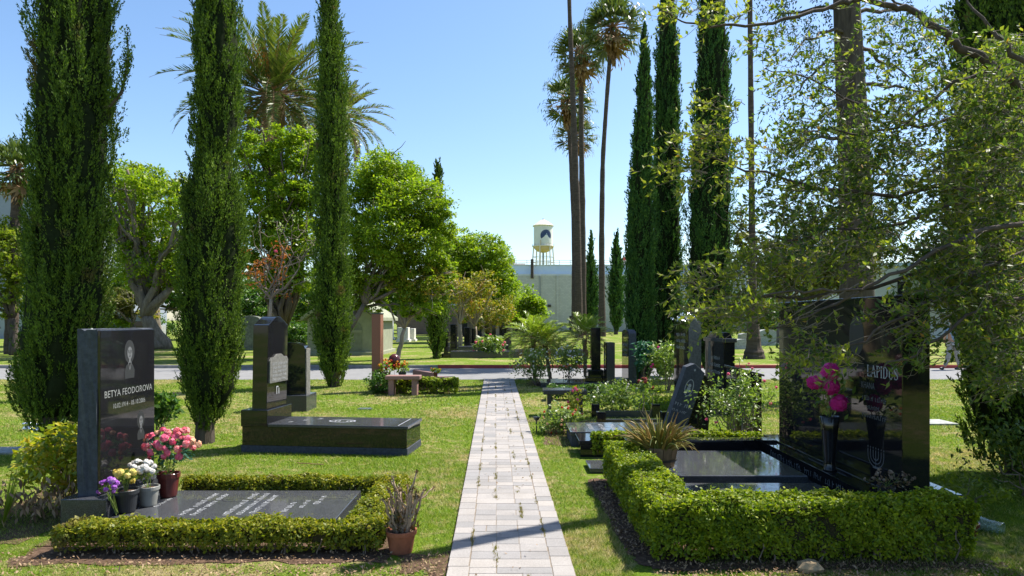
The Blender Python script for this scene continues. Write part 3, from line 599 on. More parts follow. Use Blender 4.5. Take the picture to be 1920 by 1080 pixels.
def portrait(T, o, s, right, up, z=0.001, beard=False):
    mb = MB(); disc(mb,(0,0.02*s),0.46*s,0.60*s,o,right,up,z,28); a = part(T,"portrait_halo",mb,M['etchdd'])
    mb = MB(); poly = [(-0.42,-1.35),(0.42,-1.35),(0.46,-0.95),(0.30,-0.68),(0.12,-0.55),(0,-0.95),(-0.12,-0.55),(-0.30,-0.68),(-0.46,-0.95)]
    mb.add([o+p[0]*s*right+p[1]*s*up+np.cross(right,up)*(z+0.0008) for p in poly],[list(range(len(poly)))]); part(T,"portrait_coat",mb,M['etchdd'])
    mb = MB(); disc(mb,(0,0.06*s),0.30*s,0.42*s,o,right,up,z+0.0012,24); part(T,"portrait_hair",mb,M['etchdd'])
    mb = MB(); disc(mb,(0,-0.05*s),0.225*s,0.33*s,o,right,up,z+0.0020,24); strip(mb,(0,-0.35*s),(0,-0.55*s),0.16*s,o,right,up,z+0.0018); strip(mb,(-0.13*s,-0.50*s),(0,-0.92*s),0.05*s,o,right,up,z+0.0022); strip(mb,(0.13*s,-0.50*s),(0,-0.92*s),0.05*s,o,right,up,z+0.0024)
    f = part(T,"portrait_face",mb,M['etchd'])
    mb = MB()
    for sx in (-1,1): strip(mb,(sx*0.05*s,0.0),(sx*0.15*s,0.01*s),0.045*s,o,right,up,z+0.0030); strip(mb,(sx*0.04*s,0.07*s),(sx*0.17*s,0.075*s),0.03*s,o,right,up,z+0.0030)
    strip(mb,(0.0,0.0),(0.015*s,-0.12*s),0.035*s,o,right,up,z+0.0030); strip(mb,(-0.08*s,-0.21*s),(0.08*s,-0.21*s),0.04*s,o,right,up,z+0.0030); part(f,"features",mb,M['etchdd'])

def boxpx(xl, xr, yt, yb, d, Z=None, zb=0.0):
    """box whose camera-facing face spans the photo pixels, standing on zb"""
    Z = Z or F*(EYE-zb)/(yb-HY); return (xl-CX)/F*Z, (xr-CX)/F*Z, Z, Z+d, zb, EYE-(yt-HY)/F*Z

# ------------------------------------------------------------------ left near grave
R(31)
T = thing("headstone", "tall black headstone with etched portraits at the left, potted flowers at its foot", "headstone", (-3.43, 6.0, 0))
def rough_slab(x0,x1,y0,y1,z0,z1,seed,amp=0.006,nx=3,nz=22,ny=10,top=True):
    """closed block with chipped uneven sides and top; the +X face stays flat"""
    R(seed); bm = bmesh.new(); bmesh.ops.create_cube(bm, size=1.0)
    bmesh.ops.subdivide_edges(bm, edges=bm.edges[:], cuts=5, use_grid_fill=True); vs = []
    k = (z1-z0)/(y1-y0)
    for v in bm.verts:
        p = np.array(v.co)+0.5; q = np.array([x0+p[0]*(x1-x0), y0+p[1]*(y1-y0), z0+p[2]*(z1-z0)]); d = RNG.normal(0, amp, 3)
        if p[0] > 0.99: d[0] = 0
        if p[2] < 0.01: d[:] = 0
        if p[2] > 0.99 and top: d[2] = -abs(d[2])*1.8
        vs.append(q+d)
    mb = MB(); idx = {v:i for i,v in enumerate(bm.verts)}; mb.add(vs, [[idx[v] for v in f.verts] for f in bm.faces]); bm.free(); return mb
part(T, "stone", rough_slab(-3.53,-3.372,5.55,6.40,0.27,1.63,3), M['rough'])
mb = MB(); mb.box(-3.378,-3.350,5.556,6.396,0.275,1.615); part(T, "polished_face", mb, M['black'], bevel=0.004)
mb = MB(); mb.box(-3.60,-3.23,5.44,6.50,0.0,0.27); part(T, "base", mb, M['blackm'], bevel=0.006)
fx = -3.350
o = np.array([fx, 5.98, 1.42]); portrait(T, o, 0.17, YF, UP, 0.0006, beard=True)
o = np.array([fx, 6.16, 0.80]); portrait(T, o, 0.13, YF, UP, 0.0006)
mb = MB(); text_into(mb, "BETYA FEODOROVA", 0.082, (fx+0.001, 5.98, 1.055), YF, UP, squeeze=0.98); text_into(mb, "10.02.1914 - 05.10.2006", 0.058, (fx+0.001, 5.98, 0.955), YF, UP, squeeze=0.9); part(T, "inscription", mb, M['etchm'])
mb = MB(); mb.box(-3.228,-1.40,5.42,6.33,0.0,0.12); sl = T; 
T = thing("grave_slab", "flat dark granite slab with rows of engraved lettering inside the low left hedge", "grave slab", (-2.4,5.9,0))
part(T, "slab", mb, M['slab'], bevel=0.006)
mb = MB()
for x, y0, L, s in [(-3.0,5.75,0.30,0.045),(-2.66,5.50,0.72,0.06),(-2.56,5.50,0.70,0.06),(-2.30,5.5,0.74,0.06),(-2.20,5.52,0.70,0.055),(-2.10,5.56,0.60,0.055),(-1.86,5.6,0.32,0.055),(-1.76,5.72,0.28,0.05),(-1.66,5.84,0.3,0.055)]:
    scribble(mb, L, s, (x, y0, 0.1215), YF, -XR, 0.0, words=3)
part(T, "inscription", mb, M['etch'])
mb = MB(); 
for cx_, cy_ in [(-2.38,5.98),(-1.62,6.08)]: ring(mb,(0,0),0.16,0.05,0.008,(cx_,cy_,0.1215),XR,YF)
part(T, "carved_wreath", mb, M['etchdd'])

hedge("clipped_hedge", "low clipped box hedge round the left grave slab, thin and leggy at its foot", [(-3.30,-0.95,4.90,5.13),(-1.26,-0.98,5.11,6.42),(-3.1,-1.0,6.38,6.54)], 0.222, 9500, 0.0125, 'hedgeb', 101, 34, bumpy=0.014)

def pot(name, label, c, r, h, mat, T=None, soil=True, cat="flower pot", group=None):
    T = T or thing(name, label, cat, c, group=group); mb = MB()
    mb.lathe([(r*0.70,0),(r*0.74,0.01),(r*0.93,h*0.80),(r*0.93,h*0.80),(r*1.03,h*0.81),(r*1.04,h*0.98),(r*1.0,h),(r*0.93,h*0.985),(r*0.90,h*0.86),(0.001,h*0.84)], c, 28); part(T, "pot", mb, M[mat], smooth=False)
    if soil: mb = MB(); mb.lathe([(r*0.92,h*0.87),(r*0.5,h*0.90),(0.001,h*0.89)], c, 16, 0.05); part(T, "soil", mb, M['soil'])
    return T
def bouquet(T, c, r3, flowers, leafmat='rose', nleaf=160, lsize=0.018, stem_to=None, pn=30):
    """flowers: (petal mat, count, blossom radius, bias)"""
    c = np.array(c,float); r3 = np.array(r3,float); u = rdir(nleaf,0.2); mb = MB(); rand_leaves(mb, c+u*r3*(0.5+0.5*RNG.random((nleaf,1)))-np.array([0,0,r3[2]*0.3]), lsize, 0.42, U=u+RNG.normal(0,0.4,(nleaf,3))); part(T,"leaves",mb,M[leafmat])
    mb = MB(); s0 = np.array(stem_to if stem_to is not None else c-np.array([0,0,r3[2]*1.5]),float)
    for i in range(7): mb.tube([s0+RNG.normal(0,0.008,3), c+rdir(1)[0]*r3*0.6], [0.003,0.002], 4)
    part(T,"stems",mb,M['rose'])
    for fm, cnt, fr, up in flowers:
        for i in range(cnt):
            mb = MB(); d = rdir(1, 0.45)[0]; d[1] = -abs(d[1])*0.9 if RNG.random() < 0.75 else d[1]; blossom(mb, c+d*r3*(0.78+0.35*RNG.random()), fr*(0.7+0.5*RNG.random()), pn, up=d*1.2+RNG.normal(0,0.25,3)); part(T,"blossom",mb,M['f_'+fm])
R(41)
c = G(237,959,0.125); T = pot("potted_flowers","black plastic pot of yellow flowers at the foot of the left headstone",c,0.092,0.185,'potblack'); bouquet(T,c+[0,0,0.30],(0.085,0.07,0.055),[('yellow',16,0.046,0)],stem_to=c+[0,0,0.16])
c = G(279,947,0.125); T = pot("potted_flowers","grey plastic pot of white chrysanthemums between the black and dark red pots",c,0.083,0.165,'potgrey'); bouquet(T,c+[-0.05,0,0.30],(0.105,0.07,0.07),[('white',22,0.042,0)],stem_to=c+[0,0,0.14])
c = G(316,930,0.125); T = pot("potted_flowers","dark red pot of mixed pink, coral and cream artificial flowers by the left headstone",c,0.095,0.21,'potred'); bouquet(T,c+[0.02,0,0.45],(0.23,0.12,0.135),[('hot',22,0.056,0),('pink',20,0.054,0),('peach',10,0.052,0),('pale',5,0.034,0)],'teal',260,0.026,stem_to=c+[0,0,0.2]); 
mb = MB(); n = 90; rand_leaves(mb, c+np.array([-0.05,-0.05,0.26])+RNG.normal(0,1,(n,3))*[0.06,0.03,0.035], 0.018, 0.5); part(T,"lower_leaves",mb,M['rose'])
mb = MB()
for q in ((-0.06,-0.1,0.29),(-0.02,-0.1,0.235)): blossom(mb, c+q, 0.028, 22, (0,-1,0))
part(T,"blossom",mb,M['f_maroon'],label="dark red and pink drooping rose")
c = np.array([-3.20,5.53,0.27]); T = thing("flower_bunch","purple and lilac flower bunch leaning on the base of the left headstone","flowers",c-[0,0,0.26]); bouquet(T,c+[-0.02,-0.08,0.09],(0.07,0.05,0.07),[('purple',15,0.036,0)],nleaf=50,stem_to=c+[0.03,-0.05,-0.12])
T = thing("stone_pebble","small pebble left on top of the tall black headstone at the left","pebble",(-3.46,5.62,1.615)); 
mb = MB(); mb.lathe([(0.001,0),(0.014,0.003),(0.016,0.012),(0.006,0.024),(0.001,0.026)],(-3.46,5.62,1.608),8,0.1); part(T,"pebble",mb,M['greyst'])

# croton shrub left, with brown dead base
bush("croton_shrub","yellow-green variegated shrub beside the left headstone with brown dead stems below",(-4.02,6.15,0),(0.40,0.32,0.30),120,20,0.032,'croton',43,stems=12,zc=0.42,clr=0.28)
R(44); n = 260; mb = MB(); rand_leaves(mb, np.array([-4.05,5.75,0.16])+RNG.normal(0,1,(n,3))*[0.2,0.08,0.09], 0.04, 0.3, U=np.array([0.2,-0.2,-1.0])+RNG.normal(0,0.5,(n,3))); single("dead_leaves","clump of brown dead leaves under the yellow-green shrub","dead plant",(-4.05,5.75,0),mb,M['litter'])
R(45); mb = MB(); n = 60; a = RNG.random(n)*6.28; U = np.stack([np.cos(a)*0.11-0.05,np.sin(a)*0.1,0.16+0.12*RNG.random(n)],1); mb.leaves(np.array([-4.15,5.55,0.0])+U, U, unit(np.cross(U,rdir(n)))*0.006); single("iris_clump","clump of thin strap leaves in front of the yellow-green shrub","plant",(-4.15,5.55,0),mb,M['green2'])

# terracotta pot with succulent
R(46); c = G(752,1035); T = pot("potted_succulent","terracotta pot of bare brown succulent stems beside the paved path",c,0.112,0.168,'terra'); top = c+[0,0,0.15]
st, lv = MB(), MB()
for i in range(19):
    a = RNG.random()*6.28; sp = RNG.random()**0.7; h_ = 0.20+0.14*RNG.random(); e = top+np.array([math.cos(a)*0.20*sp, math.sin(a)*0.12*sp, h_])
    if i == 0: e = top+[0.115,0.0,0.44]
    if i == 1: e = top+[-0.06,0.0,0.40]
    if i == 2: e = top+[0.0,-0.03,0.30]
    q = wiggle(top+np.array([math.cos(a)*0.06*sp,math.sin(a)*0.05*sp,-0.02]), e, 8, 0.05); st.tube(q, np.linspace(0.014 if i else 0.019,0.0065,8), 6)
    if RNG.random() < 0.8:
        k = RNG.integers(3,6); e2 = q[k]+np.array([RNG.normal(0,0.05),RNG.normal(0,0.04),0.09+0.05*RNG.random()]); st.tube(wiggle(q[k],e2,5,0.06), np.linspace(0.008,0.0045,5), 5); n=7; rand_leaves(lv, e2+RNG.normal(0,0.008,(n,3)), 0.014, 0.4, U=np.array([0,0,1.0])+RNG.normal(0,0.7,(n,3)))
    n = 9; rand_leaves(lv, e+RNG.normal(0,0.008,(n,3)), 0.015, 0.4, U=np.array([0,0,0.8])+RNG.normal(0,0.8,(n,3)))
n = 190; a = RNG.random(n)*6.28; rand_leaves(lv, top+np.stack([np.cos(a)*0.13*RNG.random(n),np.sin(a)*0.09*RNG.random(n),0.02+0.13*RNG.random(n)],1), 0.024, 0.32, U=np.stack([np.cos(a)*0.6,np.sin(a)*0.6,np.ones(n)*0.8],1)+RNG.normal(0,0.3,(n,3)))
part(T,"stems",st,M['succ'],smooth=True); part(T,"leaves",lv,M['succl'])
# sticks on the lawn
mb = MB(); mb.tube(wiggle(G(557,871)+[0,0,0.02],G(607,874)+[0,0,0.02],6,0.01),[0.006]*6,5); single("fallen_stick","pale dry stick lying on the lawn behind the left hedge","stick",G(580,872),mb,M['palmdead'])

# ------------------------------------------------------------------ stepped black monument on the left lawn
T = thing("stepped_monument","long low black granite slab carrying a tall arched headstone on its left end","monument",(-2.35,9.0,0),rz=math.radians(-6.5))
mb = MB(); mb.box(-1.10,1.09,-0.352,0.352,-0.03,0.09); part(T,"plinth",mb,M['rough'],local=True,bevel=0.004)
mb = MB(); mb.box(-1.09,1.08,-0.345,0.345,0.088,0.335); part(T,"body",mb,M['black'],local=True,bevel=0.006)
mb = MB(); mb.box(-0.74,1.10,-0.36,0.36,0.333,0.37); part(T,"top_slab",mb,M['slab'],local=True,bevel=0.006)
mb = MB(); mb.box(-1.10,-0.742,-0.36,0.36,0.333,0.545); part(T,"headstone_base",mb,M['black'],local=True,bevel=0.006)
mb = MB(); prof = [(-0.29,0.0),(0.29,0.0),(0.29,1.09)]+[(0.29-0.58*t, 1.09+0.115*math.sin(math.pi*t)**1.3) for t in np.linspace(0.06,0.94,11)]+[(-0.29,1.09)]
mb.prism(prof,(-0.985,0,0.543),(0,1,0),(0.018,0,1),(0.20,0,0)); hs = part(T,"headstone",mb,M['black'],local=True,bevel=0.004)
mb = MB(); lx_ = -0.985+0.20+0.022
pl = [(-0.26,0.33),(0.26,0.33),(0.26,0.62),(0.22,0.66),(0.14,0.66),(0.06,0.70),(-0.06,0.70),(-0.14,0.66),(-0.22,0.66),(-0.26,0.62)]
mb.prism(pl,(lx_-0.02+0.001,0,0.55),(0,1,0),(0.018,0,1),(0.022,0,0)); pq = part(T,"plaque",mb,M['roughg'],local=True)
R(51); mb = MB()
for k in range(5): scribble(mb,0.42,0.04,(lx_+0.0155,-0.21,0.55+0.56-k*0.052),YF,UP,words=3)
part(pq,"inscription",mb,M['etch'],local=True)
mb = MB(); scribble(mb,0.18,0.11,(lx_-0.006,-0.09,0.72),YF,UP,words=1); part(T,"monogram",mb,M['etch'],local=True)
mb = MB(); o = np.array([0.12,0.0,0.3715]); ring(mb,(0,0),0.17,0.10,0.02,o,XR,YF); scribble(mb,0.30,0.09,o+[-0.13,-0.045,0],XR,YF,words=2)
for k in range(3): scribble(mb,0.12,0.07,(-0.50+0.14*k,-0.20+0.15*k,0.3715),YF,-XR,words=1)
strip(mb,(0,0),(0.0,0.62),0.012,(0.96,-0.31,0.3715),XR,YF); part(T,"carving",mb,M['etch'],local=True)
# black stone behind
T = thing("headstone","black round-shouldered headstone with rough right edge behind the stepped monument","headstone",(-4.05,12.9,0))
mb = MB(); mb.box(-4.52,-3.80,12.62,13.28,-0.02,0.30); part(T,"base",mb,M['blackm'],bevel=0.006)
mb = MB(); pr = [(-4.44,0.30),(-3.87,0.30),(-3.87,1.16),(-3.90,1.22),(-4.0,1.265),(-4.13,1.28),(-4.3,1.265),(-4.44,1.20)]; mb.prism([(p[0]+4.0,p[1]) for p in pr],(-4.0,12.78,0),(1,0,0),(0,0,1),(0,0.26,0)); part(T,"stone",mb,M['black'],bevel=0.005)
mb = MB(); q = rough_slab(-3.872,-3.850,12.79,13.03,0.30,1.17,9,0.004); part(T,"rough_edge",q,M['roughg'])

# red granite pillar, benches, hedge and flowers
T = thing("red_pillar","tall slim red granite pillar beside the clipped round bush","pillar",(-3.13,16.2,0))
mb = MB(); mb.box(-3.30,-3.09,16.05,16.40,0,1.84); part(T,"shaft",mb,M['redg'],bevel=0.006)
mb = MB(); mb.box(-3.312,-3.078,16.04,16.41,1.838,1.865); part(T,"cap",mb,M['slab'],bevel=0.004)
def bench(name,label,x0,x1,y0,y1,h,t,mat,legw=0.10):
    T = thing(name,label,"bench",((x0+x1)/2,(y0+y1)/2,0)); mb = MB(); mb.box(x0,x1,y0,y1,h-t,h); part(T,"seat",mb,M[mat],bevel=0.012)
    for lx0 in (x0+0.07, x1-0.07-legw): mb = MB(); mb.box(lx0,lx0+legw,y0+0.04,y1-0.04,-0.02,h-t+0.002); part(T,"leg",mb,M[mat],bevel=0.006)
    return T
bench("stone_bench","pink granite bench standing on the lawn in front of the low hedge",-2.84,-2.06,15.25,15.6,0.45,0.085,'pinkg',0.12)
T = thing("grave_marker","pink granite slanted marker behind the front pink bench","grave marker",(-2.1,16.7,0)); mb = MB(); mb.prism([(0,0),(0.52,0),(0.52,0.42),(0,0.50)],(-2.4,16.5,0),(1,0,0),(0,0,1),(0,0.35,0)); part(T,"block",mb,M['pinkg'],bevel=0.01)
mb = MB(); mb.box(-2.43,-1.83,16.45,16.9,-0.02,0.06); part(T,"base",mb,M['pinkg'],bevel=0.006)
bench("stone_bench","low pink granite bench end beyond the clipped hedge by the small plant pot",-1.93,-1.40,15.95,16.3,0.36,0.06,'pinkg',0.09)
hedge("clipped_hedge","small square clipped hedge to the right of the pink granite bench",[(-2.72,-1.25,15.62,15.92)],0.36,1500,0.03,'hedge',107,6,bumpy=0.02)
bush("round_bush","dark clipped bush at the foot of the red granite pillar",(-3.08,15.75,0),(0.34,0.28,0.24),60,36,0.028,'dkgreen',108,zc=0.25,clr=0.35)
R(61); c = np.array([-2.93,15.95,0.28]); T = pot("potted_flowers","red pot of orange and red flowers left of the yellow-red one by the red pillar",c-[0,0,0.0],0.09,0.2,'potred'); bouquet(T,c+[0,0,0.34],(0.19,0.12,0.14),[('red',7,0.05,0),('flame',7,0.05,0)],'ficus',140,0.04,stem_to=c+[0,0,0.18])
mb = MB(); mb.box(c[0]-0.1,c[0]+0.1,c[1]-0.1,c[1]+0.1,-0.01,0.281); part(T,"pedestal",mb,M['pinkg'])
c = np.array([-2.57,16.0,0.28]); T = pot("potted_flowers","black pot of yellow and red blooms behind the front pink bench",c,0.09,0.2,'potblack'); bouquet(T,c+[0,0,0.33],(0.17,0.12,0.13),[('flame',9,0.05,0),('red',4,0.05,0)],'ficus',140,0.04,stem_to=c+[0,0,0.18])
mb = MB(); mb.box(c[0]-0.1,c[0]+0.1,c[1]-0.1,c[1]+0.1,-0.01,0.281); part(T,"pedestal",mb,M['pinkg'])
c = np.array([-1.80,16.1,0.362]); T = pot("potted_plant","small pot of faded yellow flowers on the low pink bench",c,0.055,0.10,'potred'); bouquet(T,c+[0,0,0.16],(0.14,0.08,0.07),[('flame',4,0.035,0)],'green2',90,0.035,stem_to=c+[0,0,0.08])
T = thing("dark_balloon","round maroon balloon among the flowers by the red pillar","balloon",(-2.86,16.6,0)); mb = MB(); mb.lathe([(0.001,0.48),(0.06,0.52),(0.13,0.62),(0.15,0.72),(0.12,0.82),(0.05,0.87),(0.001,0.88)],(-2.86,16.6,0),18); part(T,"balloon",mb,M['potred'],smooth=True); mb = MB(); mb.tube([(-2.86,16.6,0),(-2.86,16.6,0.49)],[0.004,0.004],5); part(T,"stick",mb,M['palmdead'])
# flat plaque, vases on the lawn
mb = MB(); mb.prism([(-0.14,-0.05),(-0.11,0.05),(0.10,0.055),(0.145,-0.03),(0.08,-0.055)],G(685,768)+[0,0,0.012],(1,0,0),(0,1,0.05),(0,0,0.018)); single("foil_scrap","shiny flattened silver scrap lying on the lawn right of the stepped monument","scrap",G(685,768),mb,M['foil'])
for i,(x,y,lab) in enumerate([(71,801,"crumpled silver flower vase under the big left cypress, the right one"),(52,799,"smaller crumpled silver vase at the left foot of the big left cypress")]):
    c = G(x,y+8); R(70+i); mb = MB(); mb.lathe([(0.05,0),(0.07,0.03),(0.05,0.07),(0.075,0.11),(0.06,0.12),(0.001,0.08)],c,12,0.15); single("foil_vase",lab,"vase",c,mb,M['foil'])
mb = MB(); mb.box(-6.75,-6.25,8.6,9.0,-0.02,0.03); single("flat_marker","flat pale grave marker flush with the lawn at the left edge","grave marker",(-6.5,8.8,0),mb,M['greyst'],bevel=0.004)
mb = MB(); mb.box(6.2,7.2,11.0,11.5,-0.02,0.03); single("flat_marker","flat pale grave marker in the lawn right of the big black monument","grave marker",(6.7,11.25,0),mb,M['greyst'],bevel=0.004)

# ------------------------------------------------------------------ large black family monument at the right
T = thing("family_monument","huge polished black wall monument engraved LAPIDUS with a magenta bouquet before it","monument",(3.5,7.1,0))
mb = MB(); mb.box(3.305,3.54,5.78,8.45,0.262,1.915); part(T,"tablet",mb,M['black'],bevel=0.005)
mb = MB(); mb.box(3.16,3.72,5.62,8.6,-0.03,0.26); part(T,"base",mb,M['black'],bevel=0.006)
mb = MB(); o = np.array([3.3035,6.02,1.18]); s = 0.105; XN = -YF
def L(*segs):
    global cxl
    for a in segs: strip(mb,(cxl+a[0]*s,a[1]*s),(cxl+a[2]*s,a[3]*s),a[4]*s,o,XN,UP,0.0005*(1+RNG.random()))
cxl = -0.33; TK,TN = 0.16,0.07
L((.12,0,.12,1,TK),(0,.03,.55,.03,TN),(0,.97,.26,.97,TN),(.55,0,.55,.22,TN)); cxl += .68*s
L((.05,0,.36,1,TN),(.36,1,.66,0,TK),(.16,.33,.56,.33,TN),(-.04,.03,.16,.03,TN),(.55,.03,.78,.03,TN)); cxl += .86*s
L((.12,0,.12,1,TK),(0,.03,.26,.03,TN),(0,.97,.36,.97,TN),(.36,.97,.5,.86,TN),(.5,.88,.5,.6,TK*.8),(.5,.62,.34,.5,TN),(.34,.5,.12,.5,TN)); cxl += .68*s
L((.1,0,.1,1,TK),(-.02,.03,.24,.03,TN),(-.02,.97,.24,.97,TN)); cxl += .38*s
L((.12,0,.12,1,TK),(0,.03,.38,.03,TN),(0,.97,.38,.97,TN),(.36,.97,.58,.78,TN*1.3),(.6,.8,.6,.22,TK),(.36,.03,.58,.24,TN*1.3)); cxl += .85*s
L((.12,.2,.12,1,TK),(0,.97,.26,.97,TN),(.12,.22,.26,.04,TN*1.3),(.24,.03,.44,.03,TN),(.42,.04,.56,.2,TN),(.56,.2,.56,1,TN),(.46,.97,.68,.97,TN)); cxl += .82*s
L((.5,.78,.5,.98,TN),(.46,.88,.3,.97,TN),(.3,.97,.12,.88,TN),(.1,.9,.1,.66,TK*.8),(.1,.68,.48,.38,TK),(.5,.4,.5,.14,TK*.8),(.48,.12,.3,.03,TN),(.3,.03,.1,.12,TN),(.08,.02,.08,.26,TN))
part(T,"family_name",mb,M['etch'])
R(81); mb = MB(); text_into(mb,"KHANA",0.085,(3.304,6.46,1.065),XN,UP,align='LEFT',squeeze=0.8)
for k,(zz,L_,sz) in enumerate([(0.955,0.42,0.05),(0.875,0.25,0.045),(0.795,0.42,0.05)]): scribble(mb,L_,sz,(3.304,6.46-(0.08 if k==1 else 0),zz),XN,UP,words=2)
part(T,"inscription",mb,M['etchd'])
mb = MB(); o = np.array([3.3035,6.20,0.36])     # seven-branched candle holder
for k in range(-3,4):
    x = k*0.045; strip(mb,(x,0.10 if k else 0),(x,0.155),0.009,o,XN,UP); strip(mb,(x,0.165),(x,0.18),0.011,o,XN,UP)
    if k > 0:
        for j in range(8):
            a0,a1 = np.pi*(1+j/8),np.pi*(1+(j+1)/8); strip(mb,(x*math.cos(a0),0.10+0.10*math.sin(a0)*k/3),(x*math.cos(a1),0.10+0.10*math.sin(a1)*k/3),0.009,o,XN,UP,0.0003*k)
strip(mb,(-0.05,0),(0.05,0),0.02,o,XN,UP,0.0012); part(T,"menorah_engraving",mb,M['etchd'])
mb = MB(); disc(mb,(0,0),0.14,0.19,(3.304,6.55,1.55),XN,UP,0.0,24); part(T,"portrait_halo",mb,M['etchdd'])
# plot: back kerb, ledge, slabs
T = thing("tomb_surround","black granite kerb with carved ledge framing the slabs before the big monument","grave kerb",(2.2,7.2,0))
mb = MB(); mb.box(1.36,3.155,8.12,8.34,-0.02,0.27); part(T,"back_kerb",mb,M['black'],bevel=0.005)
mb = MB(); mb.box(3.00,3.158,5.62,8.118,-0.02,0.24); part(T,"ledge",mb,M['black'],bevel=0.005)
R(82); mb = MB()
for k in range(5): scribble(mb,0.40,0.07,(2.9985,7.95-k*0.46,0.13),XN,UP,words=2)
part(T,"carved_letters",mb,M['etchd'])
mb = MB(); mb.box(1.36,2.998,5.10,8.118,-0.02,0.08); part(T,"paving_slab",mb,M['slab'],bevel=0.004)
T = thing("tomb_slab","raised polished slab with bevelled edge, the farther one before the big black monument","grave slab",(2.2,7.3,0)); mb = MB(); mb.box(1.36,2.86,6.58,7.85,0.078,0.20,0.0); part(T,"slab",mb,M['slab'],bevel=0.012)
T = thing("tomb_slab","raised polished slab with leaf reflections, the nearer one behind the right hedge","grave slab",(2.2,6.0,0)); mb = MB(); mb.box(1.40,2.86,5.30,6.42,0.078,0.17,0.0); part(T,"slab",mb,M['slab'],bevel=0.012)
# bouquet in a vase on the ledge
R(83); vx = np.array([2.62,5.75+0.55,0.20]); vx = np.array([3.08,6.62,0.24]); T = thing("flower_vase","slim black vase of four magenta peonies before the engraved monument","vase of flowers",vx)
mb = MB(); mb.lathe([(0.07,0),(0.055,0.02),(0.05,0.1),(0.075,0.38),(0.095,0.52),(0.085,0.53),(0.06,0.40),(0.001,0.35)],vx,20); part(T,"vase",mb,M['black'],smooth=True)
for (dx,dz,r) in [(-0.02,0.98,0.125),(-0.17,0.88,0.105),(-0.02,0.84,0.12),(0.06,0.68,0.12)]:
    mb = MB(); c = vx+[dx,-0.06,dz-0.02]; blossom(mb,c,r,90,(-0.3,-1,0.3),0.8); blossom(mb,c,r*0.6,40,(-0.3,-1,0.3),1.2); part(T,"blossom",mb,M['f_magenta'])
mb = MB(); n = 150; rand_leaves(mb, vx+[0.0,-0.02,0.78]+RNG.normal(0,1,(n,3))*[0.11,0.05,0.11],0.035,0.45); part(T,"leaves",mb,M['rose']); mb = MB()
for i in range(5): mb.tube(wiggle(vx+[0,0,0.45],vx+[RNG.normal(0,0.08),-0.02,0.8],5),[0.004]*5,5)
part(T,"stems",mb,M['rose'])
R(84); c = np.array([2.88,5.58,0.082]); T = pot("potted_plant","small lilac tin pot with withered sprigs by the big black monument",c,0.075,0.145,'potviolet'); bouquet(T,c+[0,0,0.18],(0.07,0.05,0.05),[('dried',5,0.025,0)],'rose',40,0.02,stem_to=c+[0,0,0.13])
c = np.array([3.10,5.66,0.24]); T = pot("potted_plant","dark pot of dried brown flowers on the ledge beside the lilac pot",c,0.07,0.085,'potblack'); bouquet(T,c+[0.02,-0.02,0.14],(0.20,0.10,0.075),[('dried',26,0.026,0)],'succl',120,0.018,stem_to=c+[0,0,0.08],pn=14)
# barrel planter
R(85); c = np.array([1.48,6.86,0.202]); T = thing("barrel_planter","wooden half-barrel planter of orange-tipped aloe on the right slab","planter",c); mb = MB(); ns = 12
for k in range(ns):
    a0,a1 = 2*np.pi*(k+0.03)/ns, 2*np.pi*(k+0.97)/ns; r0,r1 = 0.150,0.190; h_ = 0.235
    q = [(r*math.cos(a),r*math.sin(a),z) for z,r in ((0.035,r0),(h_,r1)) for a in (a0,a1)]; qi = [(r*math.cos(a),r*math.sin(a),z) for z,r in ((0.035,r0-0.022),(h_,r1-0.022)) for a in (a0,a1)]
    mb.add(np.array(q+qi)+c,[[0,1,3,2],[5,4,6,7],[2,3,7,6],[0,2,6,4],[1,5,7,3],[0,4,5,1]])
part(T,"staves",mb,M['wood'])
mb = MB(); mb.lathe([(0.168,0.095),(0.1705,0.095),(0.174,0.115),(0.171,0.115)],c,24); part(T,"hoop",mb,M['band']); mb = MB(); mb.lathe([(0.165,0.0),(0.17,0.01),(0.17,0.04),(0.001,0.042)],c,24); part(T,"saucer",mb,M['foil']); mb = MB(); mb.lathe([(0.172,0.205),(0.08,0.22),(0.001,0.215)],c,14,0.04); part(T,"soil",mb,M['soil'])
mb = MB()
for i in range(170):
    a = RNG.random()*6.28; r0 = 0.14*RNG.random()**0.5; el = 1.45-0.95*RNG.random()**1.3; L_ = 0.18+0.25*RNG.random(); n = 7; t = np.linspace(0,1,n); e = el-RNG.choice([0.3,1.0,1.9],p=[0.5,0.3,0.2])*t**1.5*(0.6+0.6*RNG.random()); st_ = np.stack([np.cos(e)*math.cos(a),np.cos(e)*math.sin(a),np.sin(e)],1)*L_/(n-1)
    mb.tube(c+np.array([r0*math.cos(a),r0*math.sin(a),0.20])+np.vstack([[0,0,0],np.cumsum(st_[:-1],0)]), np.linspace(0.018,0.0025,n), 6)
part(T,"aloe_leaves",mb,M['aloe'])
hedge("clipped_hedge","large clipped box hedge wrapping the right grave plot in the foreground",[(0.97,1.34,4.72,7.25),(1.30,3.24,4.72,5.10)],0.425,15000,0.0125,'hedge',121,34,bumpy=0.018)
hedge("clipped_hedge","thin low hedge behind the black kerb of the right grave plot",[(1.0,3.1,8.42,8.62)],0.30,3800,0.02,'hedge',131,10,bumpy=0.01)
